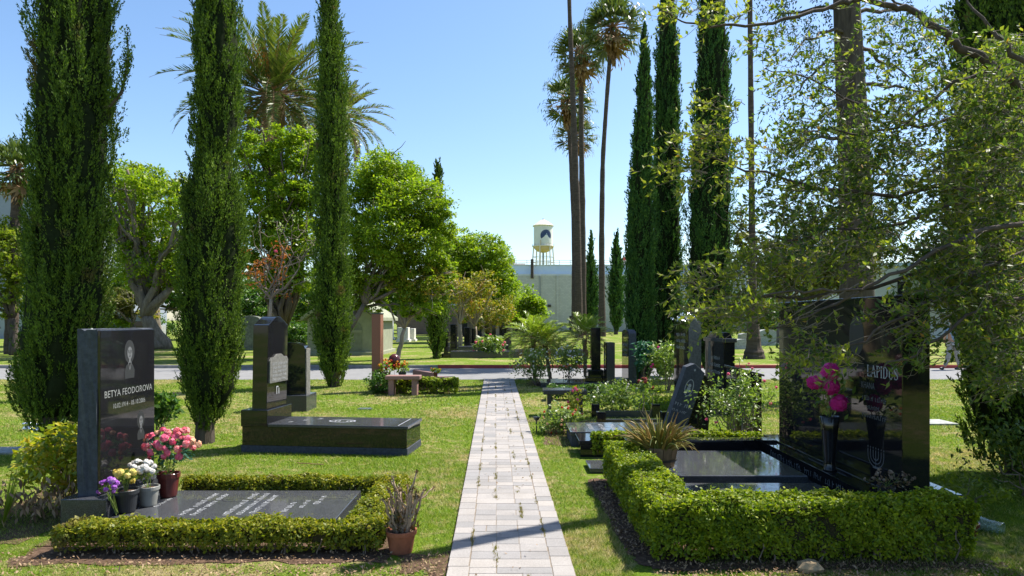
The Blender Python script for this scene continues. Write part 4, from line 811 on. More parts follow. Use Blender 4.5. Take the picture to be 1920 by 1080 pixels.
# fallen glass vase and buried brown pot at right
R(86); M['glass'] = newmat("clear_glass")[0]; b_ = [q for q in M['glass'].node_tree.nodes if q.type == 'BSDF_PRINCIPLED'][0]; b_.inputs["Transmission Weight"].default_value = 0.9; b_.inputs["Roughness"].default_value = 0.06; b_.inputs["Base Color"].default_value = (0.85,0.95,0.92,1); b_.inputs["IOR"].default_value = 1.3
mb = MB(); mb.lathe([(0.055,0),(0.055,0.02),(0.062,0.44),(0.064,0.44),(0.058,0.43),(0.052,0.03),(0.001,0.02)],(0,0,0),24); mb.xform(Matrix.Translation((3.62,5.75,0.09)) @ Matrix.Rotation(math.radians(-55),4,'Z') @ Matrix.Rotation(math.radians(97),4,'Y')); single("glass_vase","clear glass cylinder vase fallen on its side at the end of the right hedge","vase",(3.85,5.4,0),mb,M['glass'],smooth=True)
c = np.array([3.50,5.30,0]); T = pot("empty_pot","short brown pot beside the fallen glass vase at the hedge end",c,0.11,0.14,'potred')
mb = MB(); mb.lathe([(0.001,0),(0.07,0.0),(0.085,0.03),(0.05,0.065),(0.001,0.07)],(2.02,4.63,0),9,0.12); single("tan_stone","tan rock on the soil at the foot of the right hedge","rock",(2.02,4.63,0),mb,plain("tan_rock",(0.36,0.26,0.15),0.9,0.2,12,0.4))

# ------------------------------------------------------------------ middle right graves
def tomb(name,label,x0,x1,y0,y1,h,mat,scr=True,lift=0.0,seed=0):
    T = thing(name,label,"grave slab",((x0+x1)/2,(y0+y1)/2,0)); mb = MB(); mb.box(x0+0.02,x1-0.02,y0+0.02,y1-0.02,-0.02,h-0.045); part(T,"body",mb,M['rough' if mat=='slab' else mat],bevel=0.003)
    mb = MB(); mb.box(x0,x1,y0,y1,h-0.048,h); part(T,"top",mb,M[mat],bevel=0.005); R(90+seed); mb = MB()
    if scr:
        for k in range(3): scribble(mb,min(0.5,(y1-y0)*0.6),0.07,(x0+0.35+k*0.16,y0+(y1-y0)*0.2,h+0.0012),YF,-XR,words=2)
        part(T,"inscription",mb,M['etch'])
    return T
tomb("grave_slab","low polished grave slab nearest the rose bed, right of the path",0.78,2.55,9.15,10.0,0.20,'slab',seed=1)
tomb("grave_slab","polished grave slab stepped in front of the one by the rose bed",0.83,2.4,8.45,9.02,0.205,'black',seed=2)
tomb("grave_slab","very low grey slab just beyond the end of the clipped right hedge",0.86,2.2,7.55,8.0,0.06,'slab',False,seed=3)
T = thing("kerb_frame","small black granite plot frame with square corner posts between the bench and slabs","grave kerb",(2.0,11.2,0))
for (x,y) in [(1.45,11.9),(1.42,10.9),(2.45,10.9),(2.5,11.9)]: mb = MB(); mb.box(x-0.07,x+0.07,y-0.07,y+0.07,-0.02,0.24); part(T,"post",mb,M['black'],bevel=0.005)
mb = MB(); mb.box(1.49,2.38,10.86,10.94,-0.02,0.12); part(T,"front_rail",mb,M['blackm'],bevel=0.004); mb = MB(); mb.box(1.52,2.43,11.86,11.94,-0.02,0.12); part(T,"back_rail",mb,M['blackm'],bevel=0.004)
bench("stone_bench","grey granite bench on the lawn right of the path",0.55,1.32,12.0,12.42,0.47,0.085,'blackm',0.075)
T = thing("slant_marker","leaning dark granite marker with a carved oval emblem","headstone",(2.5,9.9,0)); mb = MB()
zt = lambda y: EYE-(y-HY)/F*9.8; xt = lambda x: (x-CX)/F*9.8
poly = [(xt(1243),zt(815)),(xt(1287),zt(688)),(xt(1303),zt(682)),(xt(1322),zt(700)),(xt(1283),zt(815))]
mb.prism(poly,(0,9.8,0),(1,0,0),(0,0,1),(0,0.22,0)); part(T,"stone",mb,M['rough'],bevel=0.004)
mb = MB(); mb.prism([(xt(1284),zt(812)),(xt(1322),zt(702)),(xt(1338),zt(720)),(xt(1330),zt(812))],(0,9.86,0),(1,0,0),(0,0,1),(0,0.16,0)); part(T,"backing",mb,M['black'])
mb = MB(); mb.box(2.15,3.05,9.7,10.1,-0.02,0.07); part(T,"base",mb,M['black'],bevel=0.004)
ux = unit(np.array([0.33,0,1.0])); rx = unit(np.array([1.0,0,-0.33])); oc = np.array([xt(1292),9.798,zt(727)])
mb = MB(); ring(mb,(0,0),0.055,0.12,0.012,oc,rx,ux); disc(mb,(0,0.03),0.022,0.03,oc,rx,ux,0.0005); strip(mb,(0,0.0),(0,-0.07),0.05,oc,rx,ux,0.0008); disc(mb,(0.0,0.0),0.014,0.018,np.array([xt(1303),9.798,zt(694)]),rx,ux); part(T,"emblem",mb,M['etch'])
R(95); mb = MB(); scribble(mb,0.24,0.06,np.array([xt(1262),9.798,zt(757)]),rx,ux,words=2); scribble(mb,0.22,0.04,np.array([xt(1258),9.798,zt(768)]),rx,ux,words=2); part(T,"inscription",mb,M['etch'])
def side_stone(name,label,xm,xr,xl,yt,Z,matf,mats,z0=0.0,cap=None,top=0.0,seed=0,d=None,arch=False,base=True):
    """stone whose polished broad face looks left (-X) and narrow face looks at the camera; xm..xr narrow face, xl far end of the broad face"""
    X0 = (xm-CX)/F*Z; X1 = (xr-CX)/F*Z; Z1 = X0*F/(xl-CX) if d is None else Z+d; zt_ = EYE-(yt-HY)/F*Z; T = thing(name,label,"headstone",((X0+X1)/2,(Z+Z1)/2,0)); mb = MB(); hw = (Z1-Z)/2
    pr = [(0,z0),(2*hw,z0),(2*hw,zt_-0.02)]+([(hw+hw*math.cos(t),zt_-0.02+0.10*math.sin(t)) for t in np.linspace(0.25,np.pi-0.25,7)] if arch else [])+[(0,zt_-0.02)]
    mb.prism(pr,(X0+0.012,Z,0),(0,1,0),(0,0,1),(X1-X0-0.012,0,0)); part(T,"stone",mb,M[mats],bevel=0.004)
    mb = MB(); mb.prism([(0.004 if p[0]==0 else p[0]-(0.004 if p[0]==2*hw else 0),p[1]+0.003*(1 if p[1]==z0 else -1)) for p in pr],(X0,Z,0),(0,1,0),(0,0,1),(0.014,0,0)); f = part(T,"polished_face",mb,M[matf])
    R(300+seed); mb = MB()
    for k in range(3): scribble(mb,hw*1.3,0.07,(X0-0.001,Z+hw*1.7,zt_-0.35-0.13*k),-YF,UP,words=2)
    part(f,"inscription",mb,M['etch'])
    if base: mb = MB(); mb.box(X0-0.08,X1+0.08,Z-0.08,Z1+0.08,-0.02,z0+0.10); part(T,"base",mb,M['blackm'],bevel=0.004)
    return T,X0,X1,Z,Z1,zt_
side_stone("headstone","tall grey-backed pillar stone with rough front under the overhanging branch",1290,1315,1264,597,13.2,'black','roughg',seed=1)
mb = MB(); n = 60; R(97); c = np.array([3.48,13.45,1.74]); rand_leaves(mb, c+RNG.normal(0,1,(n,3))*[0.13,0.12,0.05], 0.05, 0.5); single("wreath","silvery wreath laid on top of the tall grey pillar stone","wreath",c,mb,M['foil'])
T,X0,X1,Za,Zb,zt_ = side_stone("headstone","black urn-shaped monument with stepped cap and white engraved figure",1357,1378,1322,640,12.2,'black','black',seed=2)
mb = MB(); mb.box(X0-0.03,X1+0.03,Za-0.03,Zb+0.03,zt_-0.022,zt_+0.05); part(T,"cap",mb,M['blackm'],bevel=0.01); mb = MB(); mb.box(X0+0.01,X1-0.01,Za+0.1,Zb-0.1,zt_+0.048,zt_+0.16,0.03); part(T,"cap_top",mb,M['black'],bevel=0.008)
mb = MB(); o = np.array([X0-0.0015,Zb-0.30,0.98]); disc(mb,(0,0.30),0.06,0.08,o,-YF,UP,0,14); disc(mb,(0,0.06),0.10,0.24,o,-YF,UP,0.0006,18); part(T,"engraved_figure",mb,M['etchd'])
T = thing("lectern_stone","black lectern-shaped grave marker with sloping top behind the rose bush","headstone",(3.45,10.1,0)); mb = MB(); mb.prism([(0,0),(0.36,0),(0.36,0.88),(0,0.98)],(3.30,10.0,0),(1,0,0),(0,0,1),(0,0.5,0)); part(T,"pedestal",mb,M['black'],bevel=0.005); mb = MB(); mb.prism([(-0.03,0.98),(0.39,0.87),(0.39,0.90),(-0.03,1.01)],(3.30,9.97,0.002),(1,0,0),(0,0,1),(0,0.56,0)); part(T,"sloping_top",mb,M['slab'],bevel=0.004)
# group at the road end of the path, right side
T = thing("grave_slab","wide grey granite platform near the road with black pillar monuments on it","grave slab",(1.9,17.6,0)); mb = MB(); mb.box(0.72,2.55,17.1,18.2,-0.02,0.13); part(T,"slab",mb,M['slab'],bevel=0.01)
T = thing("black_column","square polished black column on a stepped plinth beside the road","column",(2.15,17.6,0.128)); mb = MB(); mb.box(1.86,2.42,17.35,17.85,0.128,0.24); part(T,"lower_step",mb,M['black'],bevel=0.006)
mb = MB(); mb.box(1.94,2.34,17.42,17.78,0.238,0.42); part(T,"upper_step",mb,M['black'],bevel=0.006); mb = MB(); mb.box(2.03,2.27,17.48,17.72,0.418,1.50); part(T,"shaft",mb,M['black'],bevel=0.006)
side_stone("headstone","small black headstone with sloped grey top right of the black column",1137,1153,1133,641,16.9,'black','blackm',seed=3,d=0.5,base=False)
side_stone("headstone","arched headstone with golden reflections and dark rough edge near the tall cypresses",1178,1193,1166,624,17.4,'black','rough',seed=4,arch=True)
mb = MB(); mb.tube([(2.92,15.3,-0.01),(2.92,15.3,0.26)],[0.05,0.05],10); single("vase_tube","small dark round grave vase on the lawn beyond the rose bushes","vase",(2.92,15.3,0),mb,M['rough'])
hedge("clipped_hedge","dark low hedge strip behind the grey granite bench",[(0.78,2.3,14.3,14.7)],0.30,1400,0.03,'dkgreen',141,6)
# garden light
T = thing("garden_light","small black solar spike light in the soil by the rose bed","lamp",G(1006,812)); c = G(1006,812); mb = MB(); mb.tube([c,c+[0,0,0.20]],[0.01,0.012],6); part(T,"spike",mb,M['potblack']); mb = MB(); mb.lathe([(0.02,0.19),(0.035,0.2),(0.05,0.23),(0.05,0.245),(0.001,0.25)],c,12); part(T,"lamp_head",mb,M['potblack'])
# rose bushes
bush("rose_bush","low rose bush with red and peach blooms in the bed beside the path",G(1050,812),(0.33,0.28,0.20),70,16,0.030,'rose',151,[('red',7,0.035),('peach',6,0.035)],clr=0.3)
bush("rose_bush","taller rose stems with bright pink flowers behind the bench leg",G(1076,790)+np.array([0.05,0.3,0]),(0.16,0.16,0.27),30,12,0.030,'croton',152,[('hot',6,0.045)],clr=0.3)
bush("rose_bush","pale yellow-green rose bush left of the potted aloe",(1.95,12.6,0),(0.52,0.4,0.28),100,16,0.034,'rose',153,[('pale',9,0.035)])
bush("strappy_plant","bright green strap-leaved plant behind the potted aloe",(2.7,12.9,0),(0.36,0.3,0.22),50,14,0.05,'ficus',154,ratio=0.2)
bush("rose_bush","sprawling leggy rose bush with a few pink flowers in front of the lectern-shaped stone",(3.02,9.3,0),(0.60,0.35,0.36),105,14,0.026,'rose',155,[('hot',7,0.04)],zc=0.62,stems=14,clr=0.26)
bush("rose_bush","upright rose bush against the left end of the huge black monument",(3.02,8.85,0),(0.15,0.16,0.42),44,14,0.026,'rose',156,[('hot',2,0.03)],zc=0.72,stems=6)
bush("rose_bush","broad pale-leaved rose bush with magenta bloom near the tall cypresses",(3.75,16.4,0),(0.52,0.45,0.42),110,16,0.045,'rose',157,[('magenta',3,0.06),('pale',10,0.03)],zc=0.72,stems=12)
bush("blue_green_bush","blue-green bush left of the magenta rose bush",(3.30,16.9,0),(0.30,0.3,0.30),40,14,0.06,'teal',158,zc=0.85,stems=8)
bush("white_rose_bush","white-flowered rose bush under the small palms beside the road",(0.62,17.9,0),(0.50,0.45,0.38),90,14,0.04,'rose',159,[('pale',30,0.04)],zc=0.55)
bush("white_rose_bush","white-flowered rose bush right of the small palm trunks",(1.55,18.3,0),(0.42,0.45,0.42),80,14,0.04,'rose',160,[('white',45,0.04)],zc=0.60)
bush("red_leaved_plant","small plant with dark red lily blooms before the leaning marker",(2.05,10.6,0),(0.12,0.12,0.12),10,12,0.04,'rose',161,[('maroon',6,0.05)],zc=0.66,stems=4)
bush("thorny_shrub","half-bare shrub behind the tall black headstone at the left",(-5.15,9.9,0),(0.32,0.3,0.24),50,14,0.05,'dkgreen',162,zc=0.45,stems=10)
bush("leafy_shrub","small glossy-leaved shrub at the right edge below the overhanging tree",(5.0,6.6,0),(0.62,0.5,0.42),110,16,0.026,'live',163,zc=0.45,stems=8,clr=0.25)
bush("leafy_shrub","low weedy shrub beside the fallen glass vase",(4.1,6.1,0),(0.35,0.25,0.14),40,12,0.024,'green2',164)
# ------------------------------------------------------------------ beyond the road: graves
def stone(name,label,xl,xr,yt,yb,d,mat,group=None,base=True,Z=None,rough=False,arch=False,slab=0,cat="headstone"):
    x0,x1,y0,y1,z0,z1 = boxpx(xl,xr,yt,yb,d,Z); T = thing(name,label,cat,((x0+x1)/2,y0,0),group=group); mb = MB(); w_ = x1-x0; bh = min(0.18,0.12*(z1-z0)+0.05) if base else 0
    if arch: pr = [(0,bh-0.01),(w_,bh-0.01),(w_,z1-0.16*w_)]+[(w_/2+w_/2*math.cos(t),z1-0.16*w_+0.16*w_*math.sin(t)) for t in np.linspace(0.2,np.pi-0.2,9)]+[(0,z1-0.16*w_)]; mb.prism(pr,(x0,y0,0),(1,0,0),(0,0,1),(0,d,0))
    else: mb.box(x0,x1,y0,y1,bh-0.01,z1)
    part(T,"stone",mb,M[mat],bevel=0.015)
    if base: mb = MB(); mb.box(x0-0.1,x1+0.1,y0-0.1,y1+0.1,-0.02,bh); part(T,"base",mb,M[mat],bevel=0.01)
    if slab: mb = MB(); mb.box(x1+0.1,x1+slab,y0-0.05,y1+0.05,-0.02,0.30); part(T,"grave_cover",mb,M['slab'],bevel=0.02)
    return T
G_ = "black headstones in a row across the road"
for i,(xl,xr,yt,yb,sl,lab) in enumerate([(832,840,622,671,3.2,"short black headstone nearest the small cypress, with a long low cover"),(844,855,608,660,2.9,"tall black headstone just behind the shortest one beside the small cypress"),
   (870,881,614,655,2.2,"black headstone on a wide stepped base, third from the small cypress"),(884,891,616,652,2.0,"slim black headstone with pale edge between two crape myrtle trunks"),
   (908,914,608,645,0,"black headstone behind the middle crape myrtle trunk"),(922,929,610,648,0,"black headstone left of the pink-flowered bush across the road"),(937,943,604,640,0,"narrow black headstone near the low dark arches"),
   (945,951,602,638,0,"rightmost narrow black headstone of the far row, left of the small palms"),(949,959,618,668,3.6,"black headstone just left of the small palm crowns, with pale cover slab")]):
    stone("headstone",lab,xl,xr,yt,yb,1.0 if i not in (2,3) else 0.8,'black',G_,slab=sl)
bush("flower_bush","pink-flowered bush before the black headstones across the road",(-1.05,31,0),(0.75,0.6,0.5),50,14,0.10,'rose',171,[('hot',7,0.1)])
bush("yellow_flowers","bunch of yellow flowers by the shortest black headstone across the road",(-3.45,30.6,0),(0.25,0.2,0.22),16,10,0.08,'croton',172,[('pale',10,0.07)],cat="flowers",zc=0.6)
stone("old_headstone","broad weathered dark grey tablet left of the date palm trunk",451,486,592,657,0.5,'oldst',arch=True)
stone("marble_tablet","pale marble block headstone nearest the mausoleum, on stepped base",745,765,614,641,1.0,'whitest')
stone("marble_tablet","small pale marble headstone, middle one of three beyond the thin tree trunk",769,777,616,640,0.8,'whitest')
stone("marble_tablet","small pale stone farthest right of three beyond the thin tree trunk",790,796,613,627,0.8,'whitest')
stone("marble_tablet","tall pale marble stele beside the right wall of the mausoleum",720,735,588,637,0.9,'whitest')
stone("marble_tablet","white slab headstone seen right of the tall headstone at the left",288,298,610,645,1.0,'greyst')
stone("old_headstone","black block headstone beyond the road, above the left headstone",248,272,602,636,0.8,'black')
stone("old_headstone","dark upright headstone at the far left beyond the road",33,44,600,628,0.8,'black')
stone("old_headstone","low pale stone beyond the road behind the slim bare tree",283,293,640,650,0.8,'greyst',base=False)
stone("round_top_headstone","grey-blue rounded headstone right of the flared palm trunk",1425,1456,618,648,0.8,'greyst',arch=True)
stone("round_top_headstone","grey rounded headstone left of the flared palm trunk, the lower one",1381,1403,636,655,0.8,'greyst',arch=True)
stone("round_top_headstone","grey headstone left of the flared palm trunk, the farther one",1389,1408,625,640,0.8,'greyst',arch=True)
stone("red_block_stone","red-brown granite block beyond the road by the tall cypresses",1190,1205,605,630,0.8,'redg',base=False)
stone("grey_block_stone","pale grey block stone right of the red-brown granite block",1206,1228,612,634,0.8,'greyst',base=False)
# mausoleum
T = thing("mausoleum","small pale green stone mausoleum with gabled roof and arched front","mausoleum",(-7.6,34,0)); x0,x1 = -9.9,-6.5; yf = 33.0; ec,gb = 1.75,2.85; xm = (x0+x1)/2
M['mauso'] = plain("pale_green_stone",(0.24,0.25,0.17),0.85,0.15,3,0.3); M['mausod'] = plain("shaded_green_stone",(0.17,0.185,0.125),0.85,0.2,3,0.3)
mb = MB(); mb.prism([(x0,0),(x1,0),(x1,ec),(xm,gb),(x0,ec)],(0,yf,0),(1,0,0),(0,0,1),(0,4.2,0)); part(T,"walls",mb,M['mauso'],bevel=0.02)
mb = MB(); mb.prism([(x0-0.25,ec-0.10),(xm,gb+0.06),(x1+0.25,ec-0.10),(x1+0.25,ec+0.08),(xm,gb+0.24),(x0-0.25,ec+0.08)],(0,yf-0.25,0),(1,0,0),(0,0,1),(0,4.7,0)); part(T,"roof",mb,M['mauso'],bevel=0.02)
mb = MB(); ar = [(x0+0.75,0.25),(x1-0.75,0.25),(x1-0.75,1.25)]+[((x0+x1)/2+((x1-x0)/2-0.75)*math.cos(t),1.25+0.62*math.sin(t)) for t in np.linspace(0.15,np.pi-0.15,11)]+[(x0+0.75,1.25)]
mb.prism(ar,(0,yf-0.03,0),(1,0,0),(0,0,1),(0,0.04,0)); part(T,"arched_panel",mb,M['mausod']); mb = MB(); mb.box(x0+0.75,x1-0.75,yf-0.09,yf-0.031,1.10,1.22); part(T,"lintel",mb,M['mauso']); mb = MB(); mb.box(x0-0.15,x1+0.15,yf-0.3,yf+4.3,-0.02,0.16); part(T,"plinth",mb,M['mauso'],bevel=0.02)
# far walls and buildings
M['beige'] = plain("beige_painted_block",(0.60,0.57,0.49),0.9,0.06,0.4,0.0); M['bluew'] = plain("pale_blue_parapet",(0.62,0.72,0.80),0.8,0.06,0.3,0.0); M['brick'] = plain("brown_block_wall",(0.25,0.175,0.13),0.9,0.25,1.5,0.0,col2=(0.16,0.115,0.09)); M['white'] = plain("white_paint",(0.66,0.66,0.64),0.7,0.08,0.5); M['darkopen'] = plain("dark_recess",(0.012,0.012,0.014),0.9,0.2,3)
def brickify(m, sx, bw=0.45, bh=0.22):
    n, l = m.node_tree.nodes, m.node_tree.links; b = [q for q in n if q.type == 'BSDF_PRINCIPLED'][0]; src = b.inputs["Base Color"].links[0].from_socket
    g = n.new("ShaderNodeNewGeometry"); sp = n.new("ShaderNodeSeparateXYZ"); l.new(g.outputs[0], sp.inputs[0]); cb = n.new("ShaderNodeCombineXYZ"); l.new(sp.outputs[0], cb.inputs[0]); l.new(sp.outputs[2], cb.inputs[1])
    t = n.new("ShaderNodeTexBrick"); l.new(cb.outputs[0], t.inputs["Vector"]); t.inputs["Scale"].default_value = 1.0; t.inputs["Brick Width"].default_value = bw; t.inputs["Row Height"].default_value = bh; t.inputs["Mortar Size"].default_value = 0.015; t.inputs["Color1"].default_value = (1,1,1,1); t.inputs["Color2"].default_value = (0.86,0.86,0.86,1); t.inputs["Mortar"].default_value = (0.72,0.72,0.72,1)
    l.new(mixc(n, l, 1.0, src, t.outputs[0], 'MULTIPLY'), b.inputs["Base Color"])
brickify(M['beige'],1); brickify(M['brick'],1,0.6,0.3)
T = thing("studio_building","long low beige block building with pale blue parapet below the water tower","building",(20,100,0))
mb = MB(); mb.box(-1.5,34,100,130,0,8.2); part(T,"wall",mb,M['beige']); mb = MB(); mb.box(-1.4,34,99.94,130,8.2,8.45); part(T,"cornice",mb,M['white']); mb = MB(); mb.box(-1.3,52,100.6,129,8.4,9.75); part(T,"parapet",mb,M['bluew']); mb = MB(); mb.box(-1.3,52,100.5,129.1,9.75,9.85); part(T,"parapet_cap",mb,M['white'])
mb = MB(); mb.box(34.02,90,100,130,0,8.6); part(T,"side_wall",mb,M['white']); mb = MB()
for x in np.arange(-1,52,1.6): mb.tube([(x,100.7,9.84),(x,100.7,10.5)],[0.03,0.03],4)
mb.tube([(-1.2,100.7,10.5),(52,100.7,10.5)],[0.03,0.03],4); mb.tube([(-1.2,100.7,10.2),(52,100.7,10.2)],[0.025,0.025],4); part(T,"roof_railing",mb,M['greyst'])
for x in (6.5,14.5,22.5,30.5): mb = MB(); mb.box(x,x+0.35,99.86,100.01,0,8.19); part(T,"pilaster",mb,M['beige'])
mb = MB(); mb.tube([(4.1,99.8,0),(4.1,99.8,8.2)],[0.09,0.09],8); part(T,"downpipe",mb,M['greyst']); mb = MB(); mb.box(8.4,9.6,99.93,100.02,0,2.3); part(T,"door",mb,M['barkd']); mb = MB(); mb.box(5.2,5.7,99.8,100.02,3.6,3.95); part(T,"wall_lamp",mb,M['barkd'])
mb = MB(); mb.tube([(2.95,99.9,7.8),(2.95,99.9,10.6)],[0.22,0.22],10); part(T,"vent_pipe",mb,M['barkd']); mb = MB(); mb.box(-1.4,2.0,103,108,9.8,10.25); part(T,"roof_unit",mb,M['beige'])
T = thing("brick_tower_building","brown flat-roofed block showing above the trees left of the water tower","building",(-3,115,0)); mb = MB(); mb.box(-14,0.2,112,125,0,11.2); part(T,"wall",mb,M['brick']); mb = MB(); mb.box(-14.2,0.5,111.8,125.2,11.2,11.7); part(T,"cornice",mb,M['barkd'])
T = thing("red_and_white_roof","small pale rooftop hut with red ball finial beyond the parapet","building",(18.5,112,0)); mb = MB(); mb.box(17.0,21.2,110,114,9,11.3); part(T,"wall",mb,M['whitest']); mb = MB(); mb.prism([(16.7,11.3),(21.5,11.3),(19.1,12.2)],(0,109.8,0),(1,0,0),(0,0,1),(0,4.4,0)); part(T,"roof",mb,M['kerbred']); mb = MB(); mb.lathe([(0.001,12.5),(0.5,12.8),(0.6,13.2),(0.4,13.6),(0.001,13.75)],(20.2,112,0),12); mb.tube([(20.2,112,11.5),(20.2,112,12.6)],[0.08,0.08],6); part(T,"ball_finial",mb,M['kerbred'])
mb = MB(); mb.box(-13.5,-2.5,80,80.6,0,3.4); T = thing("block_wall","brown block boundary wall with pale coping between the mausoleum and dark arches","wall",(-8,80,0)); part(T,"wall",mb,M['brick']); mb = MB(); mb.box(-13.6,-2.4,79.9,80.7,3.4,3.6); part(T,"coping",mb,M['whitest'])
T = thing("crypt_building","long stone crypt building with dark arched openings behind the crape myrtles","building",(-1,70,0)); mb = MB(); mb.box(-5.6,1.4,70,74,0,3.2); part(T,"wall",mb,M['barkl'])
for k in range(5):
    mb = MB(); cxk = -4.9+k*1.35; mb.prism([(-0.45,0),(0.45,0),(0.45,1.6)]+[(0.45*math.cos(t),1.6+0.45*math.sin(t)) for t in np.linspace(0.2,np.pi-0.2,7)]+[(-0.45,1.6)],(cxk,69.95,0),(1,0,0),(0,0,1),(0,0.06,0)); part(T,"arched_opening",mb,M['darkopen'])
T = thing("grey_building","tall grey building at the far left edge behind the big cypress","building",(-60,70,0)); mb = MB(); mb.box(-70,-45.5,68,90,0,14.2); part(T,"wall",mb,plain("blue_grey_wall",(0.24,0.27,0.33),0.9,0.08,0.3)); mb = MB(); mb.box(-70.2,-45.2,67.8,90.2,14.2,14.7); part(T,"cornice",mb,M['greyst'])
T = thing("pale_boundary_wall","long pale blue-grey wall at the left beyond the lawn","wall",(-45,62,0)); mb = MB(); mb.box(-70,-33,62,62.5,0,2.3); part(T,"wall",mb,plain("dull_blue_grey_wall",(0.26,0.29,0.32),0.9,0.1,0.5)); mb = MB(); mb.box(-70,-32.9,61.9,62.6,2.3,2.4); part(T,"coping",mb,M['white'])
T = thing("white_building","white building glimpsed through the leaves above the huge black monument","building",(36,65,0)); mb = MB(); mb.box(32,60,62,80,0,6.6); part(T,"wall",mb,M['white']); mb = MB(); mb.box(31.9,60.1,61.8,80.1,6.6,6.9); part(T,"cornice",mb,M['bluew']); mb = MB(); mb.box(35,36.2,61.93,62.0,3.5,5.2); part(T,"window",mb,M['darkopen'])

# ------------------------------------------------------------------ water tower
Zt = 250.0; wx = (1018.5-CX)/F*Zt; zz = lambda y: EYE-(y-HY)/F*Zt; rt = 17.8/F*Zt
T = thing("water_tower","cream water tower on legs with a round dark blue mountain emblem","water tower",(wx,Zt,0)); M['cream'] = plain("cream_paint",(0.66,0.60,0.48),0.6,0.05,0.5); M['tan'] = plain("tan_paint",(0.55,0.42,0.26),0.6,0.1,0.5); M['navy'] = plain("navy_paint",(0.012,0.035,0.11),0.5,0.1,0.5)
M['tank'] = plain("tank_white_paint",(0.62,0.62,0.58),0.6,0.05,0.5)
c0 = (wx,Zt,0); mb = MB(); mb.lathe([(rt*1.0,zz(462)),(rt,zz(424))],c0,40); part(T,"tank",mb,M['tank'],smooth=False)
mb = MB(); mb.lathe([(rt*1.12,zz(424.5)),(rt*1.13,zz(423.5)),(rt*0.55,zz(416)),(rt*0.06,zz(411.5)),(0.001,zz(411.3))],c0,40); part(T,"cone_roof",mb,M['cream']); mb = MB(); mb.lathe([(0.001,zz(411.6)),(0.35,zz(411)),(0.3,zz(410)),(0.001,zz(409.5))],c0,8); part(T,"finial",mb,M['greyst'])
mb = MB(); mb.lathe([(0.001,zz(474))]+[(rt*1.0*math.sin(t),zz(462)-(zz(462)-zz(474))*math.cos(t)) for t in np.linspace(0.12,np.pi/2,9)],c0,32); part(T,"bowl",mb,M['tan'],smooth=True)
mb = MB(); mb.lathe([(rt*1.16,zz(463)),(rt*1.16,zz(461.6)),(rt*1.0,zz(461.6))],c0,32); part(T,"balcony",mb,M['cream'])
mb = MB()
for k in range(24): a = k/24*6.283; mb.tube([(wx+rt*1.15*math.cos(a),Zt+rt*1.15*math.sin(a),zz(462)),(wx+rt*1.15*math.cos(a),Zt+rt*1.15*math.sin(a),zz(458))],[0.04,0.04],4)
part(T,"balcony_railing",mb,M['greyst'])
for k in range(6):
    a = k/6*6.283+0.15; mb = MB(); mb.tube([(wx+rt*1.3*1.25*math.cos(a),Zt+rt*1.6*math.sin(a),0),(wx+rt*1.02*math.cos(a),Zt+rt*1.02*math.sin(a),zz(462))],[0.28,0.24],6); part(T,"leg",mb,M['cream'])
for y_ in (482,492):
    mb = MB(); rr_ = rt*(1.02+0.35*(y_-462)/60)
    for k in range(6): a,b2 = k/6*6.283+0.15,(k+1)/6*6.283+0.15; mb.tube([(wx+rr_*math.cos(a),Zt+rr_*math.sin(a),zz(y_)),(wx+rr_*math.cos(b2),Zt+rr_*math.sin(b2),zz(y_))],[0.09,0.09],4)
    part(T,"brace_ring",mb,M['greyst'])
mb = MB(); mb.tube([(wx,Zt,0),(wx,Zt,zz(473))],[0.35,0.35],8); part(T,"riser_pipe",mb,M['greyst'])
mb = MB(); mb.tube([(wx-rt*0.4,Zt-rt*1.0,0),(wx-rt*0.32,Zt-rt*1.05,zz(452))],[0.2,0.15],6); part(T,"ladder",mb,M['tan'])
def wrap(pts, off, faces, mbq):
    v = []
    for x,z in pts: a = x/rt; v.append((wx+(rt+off)*math.sin(a), Zt-(rt+off)*math.cos(a), z))
    mbq.add(v, faces)
ecx = rt*0.27; ecz = zz(443.5); er = 10.8/F*Zt; mb = MB(); n = 28
for k in range(n): a,b2 = math.pi*k/n,math.pi*(k+1)/n; wrap([(ecx-er*math.cos(a),ecz-er*math.sin(a)),(ecx-er*math.cos(b2),ecz-er*math.sin(b2)),(ecx-er*math.cos(b2),ecz+er*math.sin(b2)),(ecx-er*math.cos(a),ecz+er*math.sin(a))],0.06,[[0,1,2,3]],mb)
e = part(T,"emblem_disc",mb,M['navy']); mb = MB()
mt_ = [(-1.12,-1.2),(-1.0,-0.62),(-0.62,-0.42),(-0.34,-0.18),(-0.14,0.12),(0.02,0.04),(0.16,0.12),(0.34,-0.18),(0.6,-0.38),(0.86,-0.55),(1.12,-0.75),(1.12,-1.2)]
for a,b2 in zip(mt_,mt_[1:]): wrap([(ecx+a[0]*er,ecz-1.25*er),(ecx+b2[0]*er,ecz-1.25*er),(ecx+b2[0]*er,ecz+b2[1]*er),(ecx+a[0]*er,ecz+a[1]*er)],0.12,[[0,1,2,3]],mb)
part(e,"mountain",mb,M['tank']); mb = MB()
for q in [((-0.30,-0.25),(-0.12,0.1),0.09),((0.2,-0.1),(0.30,-0.45),0.08),((-0.45,-0.75),(0.45,-0.75),0.12),((0.0,0.3),(0.1,0.0),0.06)]:
    a,b2,w_ = q; wrap([(ecx+a[0]*er,ecz+a[1]*er),(ecx+b2[0]*er,ecz+b2[1]*er),(ecx+b2[0]*er+w_*er,ecz+b2[1]*er+0.02),(ecx+a[0]*er+w_*er,ecz+a[1]*er+0.10*er)],0.16,[[0,1,2,3]],mb)
part(e,"mountain_ridges",mb,M['bluew']); mb = MB()
